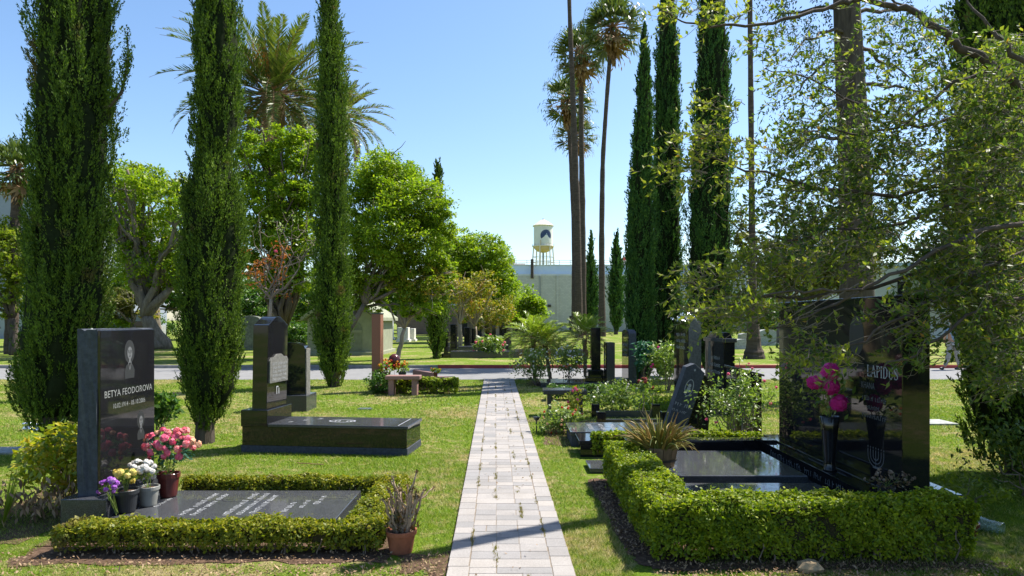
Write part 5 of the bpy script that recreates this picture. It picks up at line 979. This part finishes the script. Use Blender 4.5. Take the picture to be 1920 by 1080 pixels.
for k in range(13):
    a = math.pi*(0.15+0.7*k/12); sx,sz,sr = ecx+0.78*er*math.cos(a),ecz+0.78*er*math.sin(a),0.02*er; wrap([(sx-sr,sz),(sx,sz-sr),(sx+sr,sz),(sx,sz+sr)],0.08,[[0,1,2,3]],mb)
part(e,"star_arc",mb,M['tank'])

# ------------------------------------------------------------------ cypresses
cg = "tall Italian cypresses"
Z = 8.9; b0 = np.array([-5.95,8.9,0.0])
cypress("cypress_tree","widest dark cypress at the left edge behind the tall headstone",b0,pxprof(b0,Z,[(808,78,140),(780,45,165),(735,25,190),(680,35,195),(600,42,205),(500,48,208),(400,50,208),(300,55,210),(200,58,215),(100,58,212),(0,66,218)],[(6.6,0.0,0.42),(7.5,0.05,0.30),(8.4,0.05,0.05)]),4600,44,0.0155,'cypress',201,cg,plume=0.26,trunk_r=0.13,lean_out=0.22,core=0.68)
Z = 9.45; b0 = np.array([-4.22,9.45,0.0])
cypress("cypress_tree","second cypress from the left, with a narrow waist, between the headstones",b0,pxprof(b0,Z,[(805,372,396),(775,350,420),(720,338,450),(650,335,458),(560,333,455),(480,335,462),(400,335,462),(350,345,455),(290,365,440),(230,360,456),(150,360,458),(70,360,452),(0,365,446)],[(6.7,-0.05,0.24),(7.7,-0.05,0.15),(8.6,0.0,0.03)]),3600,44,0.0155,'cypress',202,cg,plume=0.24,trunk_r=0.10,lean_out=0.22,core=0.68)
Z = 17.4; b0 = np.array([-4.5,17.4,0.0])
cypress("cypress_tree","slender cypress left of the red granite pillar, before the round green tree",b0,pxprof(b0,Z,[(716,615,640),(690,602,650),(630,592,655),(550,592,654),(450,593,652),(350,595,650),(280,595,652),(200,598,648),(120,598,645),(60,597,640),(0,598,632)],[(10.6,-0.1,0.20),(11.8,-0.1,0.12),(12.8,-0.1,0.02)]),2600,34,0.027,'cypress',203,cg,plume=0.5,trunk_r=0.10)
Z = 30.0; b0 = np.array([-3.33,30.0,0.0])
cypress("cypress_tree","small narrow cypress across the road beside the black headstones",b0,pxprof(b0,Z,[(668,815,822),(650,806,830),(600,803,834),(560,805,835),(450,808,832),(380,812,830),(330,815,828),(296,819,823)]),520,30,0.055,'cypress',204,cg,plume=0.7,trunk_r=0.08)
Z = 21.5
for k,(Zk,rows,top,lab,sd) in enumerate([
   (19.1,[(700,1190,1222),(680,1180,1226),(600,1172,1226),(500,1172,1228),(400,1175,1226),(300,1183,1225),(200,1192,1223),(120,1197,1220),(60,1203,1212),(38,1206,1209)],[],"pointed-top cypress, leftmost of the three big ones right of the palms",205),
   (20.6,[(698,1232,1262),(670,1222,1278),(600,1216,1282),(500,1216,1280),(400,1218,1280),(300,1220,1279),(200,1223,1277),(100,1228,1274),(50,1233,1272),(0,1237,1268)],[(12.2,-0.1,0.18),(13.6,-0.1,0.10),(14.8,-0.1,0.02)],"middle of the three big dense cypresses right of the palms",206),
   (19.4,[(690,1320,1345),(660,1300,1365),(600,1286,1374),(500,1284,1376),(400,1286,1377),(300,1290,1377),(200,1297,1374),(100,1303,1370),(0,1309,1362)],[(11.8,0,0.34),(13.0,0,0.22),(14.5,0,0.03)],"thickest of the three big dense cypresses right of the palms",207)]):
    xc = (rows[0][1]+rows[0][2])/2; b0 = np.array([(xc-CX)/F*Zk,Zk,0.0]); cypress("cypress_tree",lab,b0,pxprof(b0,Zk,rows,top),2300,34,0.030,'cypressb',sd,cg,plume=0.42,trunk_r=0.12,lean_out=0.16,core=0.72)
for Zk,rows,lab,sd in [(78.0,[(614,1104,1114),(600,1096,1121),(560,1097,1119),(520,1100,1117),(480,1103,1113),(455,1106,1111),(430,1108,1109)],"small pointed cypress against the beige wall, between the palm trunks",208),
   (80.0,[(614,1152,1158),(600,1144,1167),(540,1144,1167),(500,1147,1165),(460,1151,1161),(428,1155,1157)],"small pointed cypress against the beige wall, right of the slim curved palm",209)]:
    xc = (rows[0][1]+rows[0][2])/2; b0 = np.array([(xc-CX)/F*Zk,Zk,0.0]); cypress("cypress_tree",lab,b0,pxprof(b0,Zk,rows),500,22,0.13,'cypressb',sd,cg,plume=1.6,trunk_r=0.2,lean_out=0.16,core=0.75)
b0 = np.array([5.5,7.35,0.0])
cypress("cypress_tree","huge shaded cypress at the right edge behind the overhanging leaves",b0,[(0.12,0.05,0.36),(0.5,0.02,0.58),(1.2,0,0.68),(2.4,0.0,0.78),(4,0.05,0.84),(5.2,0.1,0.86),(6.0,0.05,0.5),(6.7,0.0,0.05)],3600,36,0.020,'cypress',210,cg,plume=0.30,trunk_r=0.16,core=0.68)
# the side sprig of the big left cypress
R(211); mb = MB(); st = MB(); q = np.array([P(205,200,8.8),P(228,175,8.8),P(236,140,8.8),P(240,100,8.8),P(240,60,8.8)]); st.tube(q,[0.02,0.018,0.015,0.01,0.004],5)
for k in range(46):
    t = RNG.random()*4; i = int(t); c = q[i]+(q[i+1]-q[i])*(t-i); n = 26; d = unit(np.array([RNG.normal(0,0.25),RNG.normal(0,0.25),1.0])); tt = RNG.random(n)[:,None]; rand_leaves(mb, c+d*tt*0.16+RNG.normal(0,0.022,(n,3)), 0.017, 0.5, U=d+RNG.normal(0,0.5,(n,3)))
root_ = [o for o in sc.objects if o.get("label","").startswith("widest dark cypress")][0]; part(root_,"side_branch",mb,M['cypress']); part(root_,"side_twig",st,M['barkd'])

# ------------------------------------------------------------------ palms
date_palm("date_palm","big date palm with orange fruit stalks between the two left cypresses",(-12.4,36,0),P(512,180,36),36,5.6,104,0.42,'palmf',221,nl=52,ll=0.72,lw=0.038,hi=1.35,lo=-0.85,droop=1.25)
date_palm("date_palm","smaller date palm crown mostly hidden behind the slender cypress",(-11.0,44,0),P(634,222,44),44,3.7,64,0.38,'palmf',222,nl=40,ll=0.5,lw=0.035,hi=1.25,lo=-0.85,droop=1.2)
pg = "tall thin fan palms beside the beige wall"
fan_palm("fan_palm","tallest fan palm, its bare trunk crossing the crowns of its group",[G(1086,612)*0+np.array([(1086-CX)/F*66,66,0]),P(1082,400,66),P(1075,200,66),P(1067,0,66),P(1066,-190,66)],[0.40,0.34,0.27,0.20,0.18],2.6,40,231,pg)
fan_palm("fan_palm","fan palm with the upper left crown and brown skirt",[np.array([(1093-CX)/F*76,76,0]),P(1092,400,76),P(1090,250,76),P(1090,100,76)],[0.44,0.34,0.28,0.26],3.5,38,232,pg)
fan_palm("fan_palm","fan palm with the middle left crown, behind the tallest trunk",[np.array([(1078-CX)/F*84,84,0]),P(1077,420,84),P(1070,300,84),P(1064,188,84)],[0.42,0.34,0.24,0.22],3.5,30,233,pg)
fan_palm("fan_palm","shortest fan palm crown at the left of the palm group",[np.array([(1084-CX)/F*88,88,0]),P(1083,420,88),P(1081,340,88),P(1080,255,88)],[0.42,0.34,0.26,0.24],3.0,30,234,pg)
fan_palm("fan_palm","slim curved fan palm with a lone full crown right of the others",[np.array([(1129-CX)/F*70,70,0]),P(1128,450,70),P(1130,300,70),P(1138,180,70),P(1148,52,70)],[0.38,0.29,0.24,0.22,0.22],3.6,38,235,pg)
fan_palm("fan_palm","thin straight palm with flared base right of the three big cypresses",[np.array([(1414-CX)/F*30,30,0]),P(1413,640,30),P(1411,560,30),P(1409,300,30),P(1406,0,30),P(1404,-250,30)],[0.46,0.30,0.17,0.12,0.11,0.10],1.9,34,236,pg)
fan_palm("fan_palm","fan palm crown at the left edge beside the widest cypress",[np.array([(20-CX)/F*34,34,0]),P(26,480,34),P(34,318,34)],[0.30,0.25,0.22],1.75,40,237,None)
for i,(x,y,cx_,cy_,L_,lab,sd) in enumerate([(1003,712,1000,640,0.95,"small leaning palm with a fine arching crown left of the path end group",241),(1033,712,1022,648,0.85,"small palm sharing the clump right of the leaning one",242),(1098,712,1096,636,0.90,"small palm standing alone left of the black column",243)]):
    b0 = G(x,y); date_palm("small_palm",lab,b0,P(cx_,cy_,b0[1]),b0[1],L_*1.05,38,0.055,'pygmy',sd,nl=30,ll=0.27,lw=0.011,hi=1.3,lo=-0.35,fruit=False,droop=1.55,bk='barkdate',rr=0.007,group="small palms by the road")

# ------------------------------------------------------------------ broadleaf trees
broad_tree("fig_tree","spreading grey-trunked tree behind the tall left headstone",(-20.6,40,0),40,[(255,350,52,38),(235,430,42,60),(300,440,60,60),(345,390,40,40),(270,500,75,45),(345,500,50,50)],430,44,0.105,'ficus',251,trunk_r=0.5,fork=(-21.0,40,1.9),stems=2,limbs=14,clr=0.24)
broad_tree("olive_topped_tree","tree with an olive-gold dome just right of the widest cypress",(-24.5,47,0),47,[(262,345,50,34),(225,400,40,50),(340,350,30,22)],210,44,0.12,'green2',252,trunk_r=0.35,clr=0.26)
broad_tree("yellow_green_tree","small yellow-green tree at the left edge",(-24.0,33,0),33,[(18,470,36,50),(35,530,30,40),(0,560,30,35),(-20,440,30,40)],190,40,0.09,'green2',253,trunk_r=0.22,clr=0.25,bark='barkd')
broad_tree("tall_ficus","tall bright green tree rising between the second cypress and the slender one",(-10.2,30,0),30,[(480,300,42,62),(545,285,48,42),(575,350,40,60),(500,390,60,60),(560,450,60,60),(600,290,26,30),(470,470,40,50),(530,520,60,40)],560,80,0.075,'ficus',254,trunk_r=0.26,stems=4,limbs=16,clr=0.22,fork=(-9.9,30,1.6),bark='barkd')
broad_tree("round_green_tree","large round-headed green tree right of the slender cypress",(-7.2,26.5,0),26.5,[(700,340,75,50),(775,385,62,55),(660,410,45,60),(735,440,80,65),(800,460,45,50),(700,500,60,50),(770,520,50,40),(650,520,40,40),(735,340,70,45),(820,420,34,50),(690,560,45,28),(780,572,46,22),(835,510,26,40)],1250,70,0.058,'ficus',255,trunk_r=0.15,stems=2,limbs=20,clr=0.19,fork=(-6.2,26.5,2.2))
T = broad_tree("slim_crape_myrtle","slim pale-trunked tree with turning leaves before the brown wall",(-4.6,26.8,0),26.8,[(745,520,50,30),(790,535,50,35),(820,520,40,30)],110,30,0.055,'crape',256,trunk_r=0.09,bark='barkl',limbs=12)
broad_tree("dark_round_tree","dark green rounded tree left of the water tower",(-3.2,52,0),52,[(880,480,58,48),(925,500,44,42),(860,520,48,45),(935,555,44,42),(900,560,55,38),(850,470,30,40)],560,70,0.11,'ficus',257,trunk_r=0.3,clr=0.22)
broad_tree("bright_round_tree","bright lime-green round tree touching the beige wall",(0.9,56,0),56,[(985,575,36,36),(1005,580,22,26),(965,585,25,28)],150,44,0.13,'ficus',258,trunk_r=0.2,clr=0.26)
for i,(x,y,lb,lab) in enumerate([(862,650,[(850,540,32,32),(880,560,28,28)],"orange-tinted crape myrtle, leftmost of three above the black headstones"),(893,648,[(900,545,30,34),(875,580,25,20)],"orange-tinted crape myrtle, middle of three above the black headstones"),(920,645,[(935,580,30,26),(915,610,25,14)],"orange-tinted crape myrtle, right one of three above the black headstones")]):
    b0 = G(x,y); broad_tree("crape_myrtle",lab,b0,b0[1],lb,90,28,0.085,'crape',260+i,trunk_r=0.14,bark='barkl',limbs=8,group="crape myrtles across the road",clr=0.3)
for i,(x,y,rx_,rz_,mt,lab) in enumerate([(556,652,0.9,0.8,'dkgreen','low dark shrub beyond the road between the second and third cypress'),(590,640,1.3,1.2,'ficus','rounded green shrub left of the mausoleum'),(468,645,1.1,0.8,'gold','olive shrub beyond the road right of the second cypress'),(300,640,1.2,1.0,'dkgreen','dark shrub at the foot of the spreading grey trunk'),(218,640,1.2,1.0,'ficus','green shrub beyond the road just right of the widest cypress')]):
    bush('background_shrub',lab,G(x,y),(rx_,rx_*0.8,rz_),50,34,0.10,mt,500+i,group='low shrubs beyond the road',clr=0.3)
# bare crape myrtle with orange leaves
R(265); b0 = G(504,690); T = thing("bare_crape_myrtle","half-bare tree with grey twigs and orange leaves between the left cypresses",'tree',b0); Zq = b0[1]; mb = MB(); fk = P(508,560,Zq); mb.tube(wiggle(b0,fk,6,0.02),np.linspace(0.075,0.05,6),8); part(T,"trunk",mb,M['barkl'],smooth=True); mb = MB(); ml = MB(); mg = MB(); mp = MB()
ends = [(470,430),(485,400),(500,470),(530,470),(560,430),(590,450),(615,430),(575,395),(520,415),(460,480),(545,530),(585,525),(475,520),(610,450),(550,400)]
for (x,y) in ends:
    e = P(x,y,Zq+RNG.normal(0,0.5)); q = wiggle(fk,e,9,0.09,0.02); mb.tube(q,np.linspace(0.032,0.008,9),5)
    for _ in range(5):
        k = RNG.integers(4,9); e2 = q[k]+rdir(1,0.5)[0]*(0.25+0.35*RNG.random()); mb.tube(wiggle(q[k],e2,5,0.12),np.linspace(0.013,0.004,5),4)
        if e2[0] < (545-CX)/F*Zq and e2[2] < EYE+(HY-455)/F*Zq: rand_leaves(ml, e2+RNG.normal(0,0.10,(16,3)), 0.055, 0.5)
        elif x in (545,560,520) : rand_leaves(mg, e2+RNG.normal(0,0.12,(12,3)), 0.055, 0.5)
blossom(mp,P(517,472,Zq),0.12,26); part(T,"branches",mb,M['twig']); part(T,"crown",ml,M['autumn']); part(T,"green_leaves",mg,M['rose']); part(T,"blossom",mp,M['f_hot'])
# right-hand background
broad_tree("olive_gold_tree","olive-gold tree seen right of the thin straight palm trunk",(19.5,50,0),50,[(1445,500,45,50),(1510,520,50,45),(1400,450,22,55),(1570,500,50,50)],420,42,0.13,'gold',271,trunk_r=0.3,clr=0.24)
broad_tree("blue_green_tree","dark conifer-like tree rising behind the olive-gold one",(27.0,60,0),60,[(1510,450,30,35),(1545,470,40,45),(1620,440,60,60),(1490,470,22,25)],330,42,0.14,'pine',272,trunk_r=0.35,bark='barkd')
broad_tree("park_tree","dense green tree at the far right background",(47.0,58,0),58,[(1880,480,90,110),(1780,520,60,60),(1960,400,80,130)],420,42,0.17,'dkgreen',273,trunk_r=0.4)
broad_tree("yellow_bush","low yellow-green bush beyond the road right of the huge black monument",(18.2,28,0),28,[(1790,665,22,14)],30,26,0.06,'green2',274,trunk_r=0.03,cat="bush")
broad_tree("park_tree","dark tree mass behind the mausoleum",(-12.5,62,0),62,[(640,540,60,40),(560,560,50,40),(730,545,60,35),(690,560,40,30)],320,42,0.17,'dkgreen',275,trunk_r=0.35)
broad_tree("park_tree","shaded brownish shrub tree beyond the left lawn, above the tall headstone",(-30,55,0),55,[(225,575,32,26),(262,570,28,28),(200,560,30,30)],130,36,0.15,'gold',276,trunk_r=0.25)
broad_tree("park_tree","dark leafy tree filling the gap behind the spreading grey-trunked tree",(-27,60,0),60,[(240,520,50,50),(330,540,60,45),(430,530,50,50),(400,470,50,60)],320,42,0.17,'dkgreen',277,trunk_r=0.35)
for i,(xs,lab,mt) in enumerate([([(20,560,60,50),(-50,540,60,60),(80,575,40,35)],"dark tree mass at the far left edge beyond the pale wall","dkgreen"),([(170,560,50,50),(120,575,50,35),(215,545,40,45)],"green tree mass behind the widest cypress","ficus"),
   ([(480,560,60,45),(430,575,50,35),(520,590,40,25)],"dark tree filling the gap behind the date palm trunk","dkgreen"),([(610,575,60,40),(680,570,60,35),(560,585,40,30)],"far leafy tree above the mausoleum roof","ficus"),([(770,570,60,34),(830,565,50,38),(725,575,40,30)],"far green tree above the brown block wall","dkgreen"),
   ([(1290,590,60,30),(1350,585,60,40),(1420,580,60,45)],"far green tree behind the thickest big cypress","dkgreen"),([(1500,590,70,45),(1580,575,70,50),(1660,585,60,40)],"far green tree hidden behind the huge black monument","gold")]):
    Zf = 76.0+3*i; broad_tree("background_tree",lab,((xs[0][0]-CX)/F*Zf,Zf,0),Zf,xs,300,40,0.20,mt,400+i,trunk_r=0.35,clr=0.26,limbs=6,group="background trees",fill=0.5)
broad_tree("flowering_shrub","pale pink-tinged shrub beside the grey trunk beyond the left lawn",(-24.6,45,0),45,[(278,592,16,16)],26,26,0.09,'crape',278,trunk_r=0.06,cat="shrub")
# big dark-trunked tree (blue-green drooping foliage) behind the huge monument
R(281); Zq = 15.0; b0 = np.array([(1608-CX)/F*Zq,Zq,0]); T = thing("deodar_tree","tall straight dark-trunked conifer with drooping blue-green sprays behind the monument",'tree',b0)
mb = MB(); mb.tube(np.array([b0-[0,0,0.1],P(1606,520,Zq),P(1602,300,Zq),P(1594,150,Zq),P(1587,0,Zq),P(1584,-200,Zq)]),[0.42,0.34,0.33,0.30,0.27,0.22],14); part(T,"trunk",mb,M['barkd'],smooth=True)
mb = MB(); ml = MB()
for (x,y,dx,dy) in [(1588,20,-140,30),(1590,60,-110,90),(1585,-40,-150,70),(1595,-20,140,90),(1600,110,-130,130),(1600,90,120,120),(1602,190,-110,120),(1603,200,110,150),(1603,300,-150,130),(1604,300,120,120),(1604,400,-120,90),(1604,420,110,80),(1590,-60,-180,20),(1602,260,-160,40),(1596,30,180,20),(1600,160,170,60)]:
    a = P(x,y,Zq); e = P(x+dx,y+dy*0.6,Zq+RNG.normal(0,1.0)); q = wiggle(a,e,9,0.04,0.08); mb.tube(q,np.linspace(0.05,0.012,9),5)
    for _ in range(11):
        k = RNG.integers(3,9); c = q[min(k,8)]+RNG.normal(0,0.18,3); L_ = 0.5+0.5*RNG.random(); n = 46; t = RNG.random(n)[:,None]; sp = c+np.array([RNG.normal(0,0.15),RNG.normal(0,0.15),-1.0])*t*L_*0.8+RNG.normal(0,0.07,(n,3))*(1.2-t*0.7); rand_leaves(ml, sp, 0.038, 0.35, U=np.array([0,0,-1.0])+RNG.normal(0,0.8,(n,3)))
part(T,"branches",mb,M['barkd']); part(T,"crown",ml,M['pine'])

# ------------------------------------------------------------------ overhanging small-leaved tree in the right foreground
R(291); T = thing("overhanging_tree","small-leaved tree leaning in from the right whose twigs hang over the huge black monument",'tree',(5.6,3.7,0))
lb = MB(); tw = MB(); lf = MB(); yl = MB(); dl = MB()
mb = MB(); mb.tube([(5.6,3.7,-0.1),(5.5,3.75,1.2),(5.3,4.0,2.4),(5.5,4.6,3.4),(6.0,6.0,4.8)],[0.24,0.20,0.18,0.16,0.14],12); part(T,"trunk",mb,M['limb'],smooth=True)
NS = 0.77
def pl(pts): return np.array([P(x,y,z*NS) for x,y,z in pts])
limbs = [
 (np.array([(6.0,6.0,4.8),(6.0,7.3,5.5),(5.2,8.2,5.85),(3.94,7.59,5.62),(2.9,6.98,5.60),(2.0,6.45,5.58)]),0.135,0.095),
 (pl([(2300,420,5.4),(2080,290,5.6),(1920,170,5.8),(1870,130,5.8),(1820,95,5.8),(1775,75,5.8),(1735,35,5.8),(1690,15,5.8),(1640,2,5.8),(1600,-2,5.7)]),0.045,0.02),
 (pl([(1600,-2,5.7),(1560,10,5.7),(1480,38,5.6),(1400,50,5.6),(1330,50,5.5),(1280,38,5.5),(1235,22,5.4)]),0.019,0.004),
 (pl([(2300,430,5.2),(2050,380,5.4),(1950,345,5.5),(1850,355,5.5),(1760,350,5.6),(1680,370,5.6),(1560,350,5.6),(1450,330,5.7),(1340,300,5.6),(1270,300,5.5)]),0.03,0.004),
 (pl([(2250,330,6.2),(2000,240,6.2),(1900,210,6.2),(1820,205,6.3),(1720,240,6.4),(1600,190,6.5),(1500,140,6.6),(1430,130,6.6)]),0.028,0.004),
 (pl([(2200,520,5.0),(1960,410,5.0),(1840,430,5.0),(1760,470,5.0),(1690,510,5.0),(1620,545,5.0),(1560,570,5.1),(1500,600,5.1),(1455,615,5.2)]),0.024,0.004),
 (pl([(2200,540,5.3),(1980,450,5.3),(1850,500,5.2),(1750,560,5.1),(1700,590,5.1),(1600,640,5.1),(1560,665,5.1),(1500,690,5.2)]),0.022,0.004),
 (pl([(2200,480,5.8),(1950,430,5.8),(1800,480,5.8),(1650,540,5.8),(1500,560,5.8),(1400,555,5.7),(1330,545,5.6),(1275,530,5.5)]),0.024,0.004),
 (pl([(2200,620,4.9),(1980,560,4.9),(1870,560,4.9),(1780,620,4.9),(1700,670,4.9),(1620,700,4.9)]),0.02,0.004),
 (pl([(2200,300,5.0),(2020,180,5.0),(1900,100,5.1),(1850,40,5.2),(1800,-20,5.3)]),0.03,0.006),
 (pl([(1870,130,5.8),(1780,160,5.9),(1700,230,6.0),(1620,250,6.0),(1520,240,6.0),(1460,260,6.0)]),0.018,0.004),
 (pl([(1850,355,5.5),(1700,420,5.6),(1600,430,5.6),(1480,450,5.6),(1390,430,5.5),(1340,400,5.5)]),0.014,0.003),
 (pl([(1620,545,5.0),(1530,540,5.0),(1440,545,5.0),(1370,570,5.0),(1310,590,5.0),(1270,575,5.0)]),0.010,0.003),
]
for q,r0,r1 in limbs:
    r0,r1 = (r0,r1) if r0 > 0.1 else (r0*0.8,r1*0.8); n = len(q)*3; t = np.linspace(0,1,n); tq = np.linspace(0,1,len(q)); qq = np.stack([np.interp(t,tq,q[:,k]) for k in range(3)],1)+RNG.normal(0,0.012,(n,3)); 
    lb.tube(qq,np.linspace(r0,r1,n),7)
def twig(c, d, L_, nl, ls, mat_mb, r=0.0028):
    n = 7; t = np.linspace(0,1,n); q = c+d*L_*t[:,None]+np.array([0,0,-0.25*L_])*(t[:,None]**2)+np.vstack([[0,0,0],RNG.normal(0,0.02,(n-1,3))])
    tw.tube(q,np.linspace(r,r*0.4,n),4,cap=False); ts = 0.2+0.8*RNG.random(nl); C = np.stack([np.interp(ts,t,q[:,k]) for k in range(3)],1); sd = unit(np.cross(d,rdir(nl))); U = unit(d*0.7+sd*0.9+np.array([0,0,0.15])); s = (ls*(0.6+0.7*RNG.random(nl)))[:,None]
    V = unit(np.cross(U,rdir(nl,1.0))); mat_mb.leaves(C+U*s,U*s,V*s*0.42)
# leaf regions: centre px, radii px, depth range, twig count
regions = [(1500,170,80,95,5.6,6.6,42),(1620,90,70,90,5.6,6.6,36),(1560,300,110,100,5.4,6.6,120),(1480,400,90,60,5.4,6.2,66),(1650,230,60,60,5.4,6.5,40),(1670,380,120,110,5.2,6.5,150),(1780,240,90,110,5.2,6.5,120),
 (1870,420,90,150,4.9,8.0,560),(1890,180,70,120,5.0,7.6,260),(1800,500,80,80,4.9,6.2,150),(1560,480,110,42,5.0,6.2,58),(1430,510,80,55,5.2,5.9,50),(1330,520,60,28,5.3,5.7,22),(1360,580,90,26,4.9,5.4,34),
 (1500,600,75,28,4.9,5.5,10),(1540,668,70,22,4.8,5.3,20),(1710,600,70,36,4.8,5.5,22),(1880,590,65,75,4.7,7.6,330),(1735,660,18,30,4.9,5.2,9),(1300,270,55,45,5.3,5.7,20),(1270,330,35,28,5.3,5.6,10),(1350,200,35,35,5.4,5.8,9),(1400,300,60,50,5.4,6.0,20),
 (1320,15,90,30,5.3,5.8,18),(1450,60,40,50,5.5,6.2,12),(1890,690,50,40,4.8,5.8,60),(1740,80,50,60,5.4,6.2,26)]
for cx_,cy_,rx_,ry_,z0_,z1_,cnt in regions:
    for _ in range(int(cnt*1.5)):
        a = RNG.random()*6.28; r = RNG.random()**0.5; Zp = (z0_+(z1_-z0_)*RNG.random())*NS; c = P(cx_+rx_*r*math.cos(a)+25,cy_+ry_*r*math.sin(a),Zp)
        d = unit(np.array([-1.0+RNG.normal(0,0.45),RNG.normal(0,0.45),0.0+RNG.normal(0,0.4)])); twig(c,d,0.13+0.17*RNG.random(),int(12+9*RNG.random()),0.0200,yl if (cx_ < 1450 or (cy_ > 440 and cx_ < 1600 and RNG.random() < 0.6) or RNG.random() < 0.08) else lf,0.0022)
        if RNG.random() < 0.06: rand_leaves(dl, c[None,:]+d*0.1, 0.019, 0.4)
# bare grey twigs across the monument
for _ in range(12):
    x = 1470+280*RNG.random(); y = 560+90*RNG.random(); c = P(x+60,y-35,(5.05+0.3*RNG.random())*NS); e = P(x-60*RNG.random()-20,y+35*RNG.random(),5.1*NS); tw.tube(wiggle(c,e,7,0.02),np.linspace(0.0038,0.0014,7),4,cap=False)
crown_lobes(lf,[(np.array([7.1,6.3,5.7]),np.array([1.5,1.7,1.9])),(np.array([7.6,7.6,4.6]),np.array([1.3,1.4,1.8])),(np.array([6.6,5.0,4.4]),np.array([1.2,0.9,1.2]))],620,60,0.035,0.2,0.45,0.1,0.5)
lb.tube([(6.0,6.0,4.75),(6.5,6.1,5.4),(7.1,6.3,6.2)],[0.11,0.08,0.04],7); lb.tube([(6.0,7.2,5.4),(6.8,7.4,5.0),(7.6,7.6,4.6)],[0.08,0.06,0.03],7); lb.tube([(5.5,4.6,3.4),(6.1,4.8,4.0),(6.6,5.0,4.5)],[0.08,0.05,0.03],7)
part(T,"limbs",lb,M['limb'],smooth=True); part(T,"twigs",tw,M['twig']); part(T,"crown",lf,M['live']); part(T,"sun_tinted_leaves",yl,M['sun_tint'],label='bright yellow-green leaves tinted as if in sunlight'); part(T,"dead_leaves",dl,M['dead'])

# ------------------------------------------------------------------ pedestrian far right, on the road
R(299); base = np.array([15.05,23.3,0.006])
def skinned(name, T, verts, edges, radii, mat):
    me = bpy.data.meshes.new(name); me.from_pydata([tuple(np.array(v)) for v in verts], edges, []); o = bpy.data.objects.new(name, me); COL.objects.link(o); o.parent = T
    s = o.modifiers.new("s",'SKIN'); me.skin_vertices.new() if not me.skin_vertices else None
    for i,r in enumerate(radii): me.skin_vertices[0].data[i].radius = (r,r)
    me.skin_vertices[0].data[0].use_root = True; ss = o.modifiers.new("u",'SUBSURF'); ss.levels = 2; ss.render_levels = 2; o.data.materials.append(mat); return o
skin_m = plain("skin",(0.45,0.26,0.18),0.6,0.05,10); shirt = plain("blue_shirt",(0.20,0.30,0.45),0.9,0.1,10); trou = plain("grey_trousers",(0.32,0.31,0.30),0.9,0.1,10); shoe = plain("dark_shoes",(0.03,0.03,0.035),0.6,0.1,10); hair = plain("dark_hair",(0.03,0.02,0.015),0.8,0.2,30)
T = thing("person","person in blue shirt walking on the road, half hidden by the huge monument","person",base)
skinned("body",T,[(0,0,0.92),(0,0,1.15),(0,0,1.40),(0,0,1.50),(0,0,1.60),(0,0,1.68),(-0.18,0,1.40),(-0.26,0.02,1.14),(-0.22,0.12,0.90),(0.18,0,1.40),(0.28,-0.02,1.14),(0.30,-0.1,0.90),(-0.10,0,0.88),(-0.16,-0.04,0.48),(-0.26,0.05,0.08),(0.10,0,0.88),(0.16,0.03,0.48),(0.24,0.02,0.08)],
 [(0,1),(1,2),(2,3),(3,4),(4,5),(2,6),(6,7),(7,8),(2,9),(9,10),(10,11),(0,12),(12,13),(13,14),(0,15),(15,16),(16,17)],[.13,.13,.13,.055,.09,.085,.06,.045,.035,.06,.045,.035,.085,.06,.042,.085,.06,.042],skin_m)
skinned("shirt",T,[(0,0,0.93),(0,0,1.15),(0,0,1.39),(-0.18,0,1.39),(-0.25,0.02,1.18),(0.18,0,1.39),(0.26,-0.02,1.18)],[(0,1),(1,2),(2,3),(3,4),(2,5),(5,6)],[.155,.15,.15,.075,.065,.075,.065],shirt)
skinned("trousers",T,[(0,0,0.94),(-0.10,0,0.86),(-0.16,-0.04,0.48),(-0.255,0.045,0.12),(0.10,0,0.86),(0.16,0.03,0.48),(0.235,0.02,0.12)],[(0,1),(1,2),(2,3),(0,4),(4,5),(5,6)],[.15,.11,.08,.065,.11,.08,.065],trou)
for sx,sy in ((-0.26,0.05),(0.24,0.02)): skinned("shoe",T,[(sx,sy+0.04,0.045),(sx-0.10,sy,0.04),(sx-0.18,sy-0.02,0.035)],[(0,1),(1,2)],[.05,.048,.035],shoe)
mb = MB(); mb.lathe([(0.001,1.58),(0.10,1.62),(0.115,1.70),(0.08,1.78),(0.001,1.80)],(base[0],base[1]+0.02,0),14); part(T,"hair",mb,hair,smooth=True)
R(310); T = thing("park_tree","bushy dark tree added out of view behind the viewpoint to darken reflections in the black stone","tree",(10.5,-6.5,0)); mb = MB(); mb.tube([(10.5,-6.5,-0.1),(10.5,-6.4,2.5)],[0.25,0.2],10); part(T,"trunk",mb,M['bark']); mb = MB(); crown_lobes(mb,[(np.array([10.5,-6.5,2.9]),np.array([3.2,2.4,2.9])),(np.array([8.2,-5.6,2.0]),np.array([1.8,1.6,2.0])),(np.array([13.0,-7.5,2.4]),np.array([2.2,2.0,2.3]))],520,50,0.10,0.25,0.55,0.1,0.5); part(T,"crown",mb,M['dkgreen'])  # unseen tree, added to darken what the polished stone reflects
print("tris", sum(len(o.data.polygons) for o in sc.objects if o.type=='MESH'))
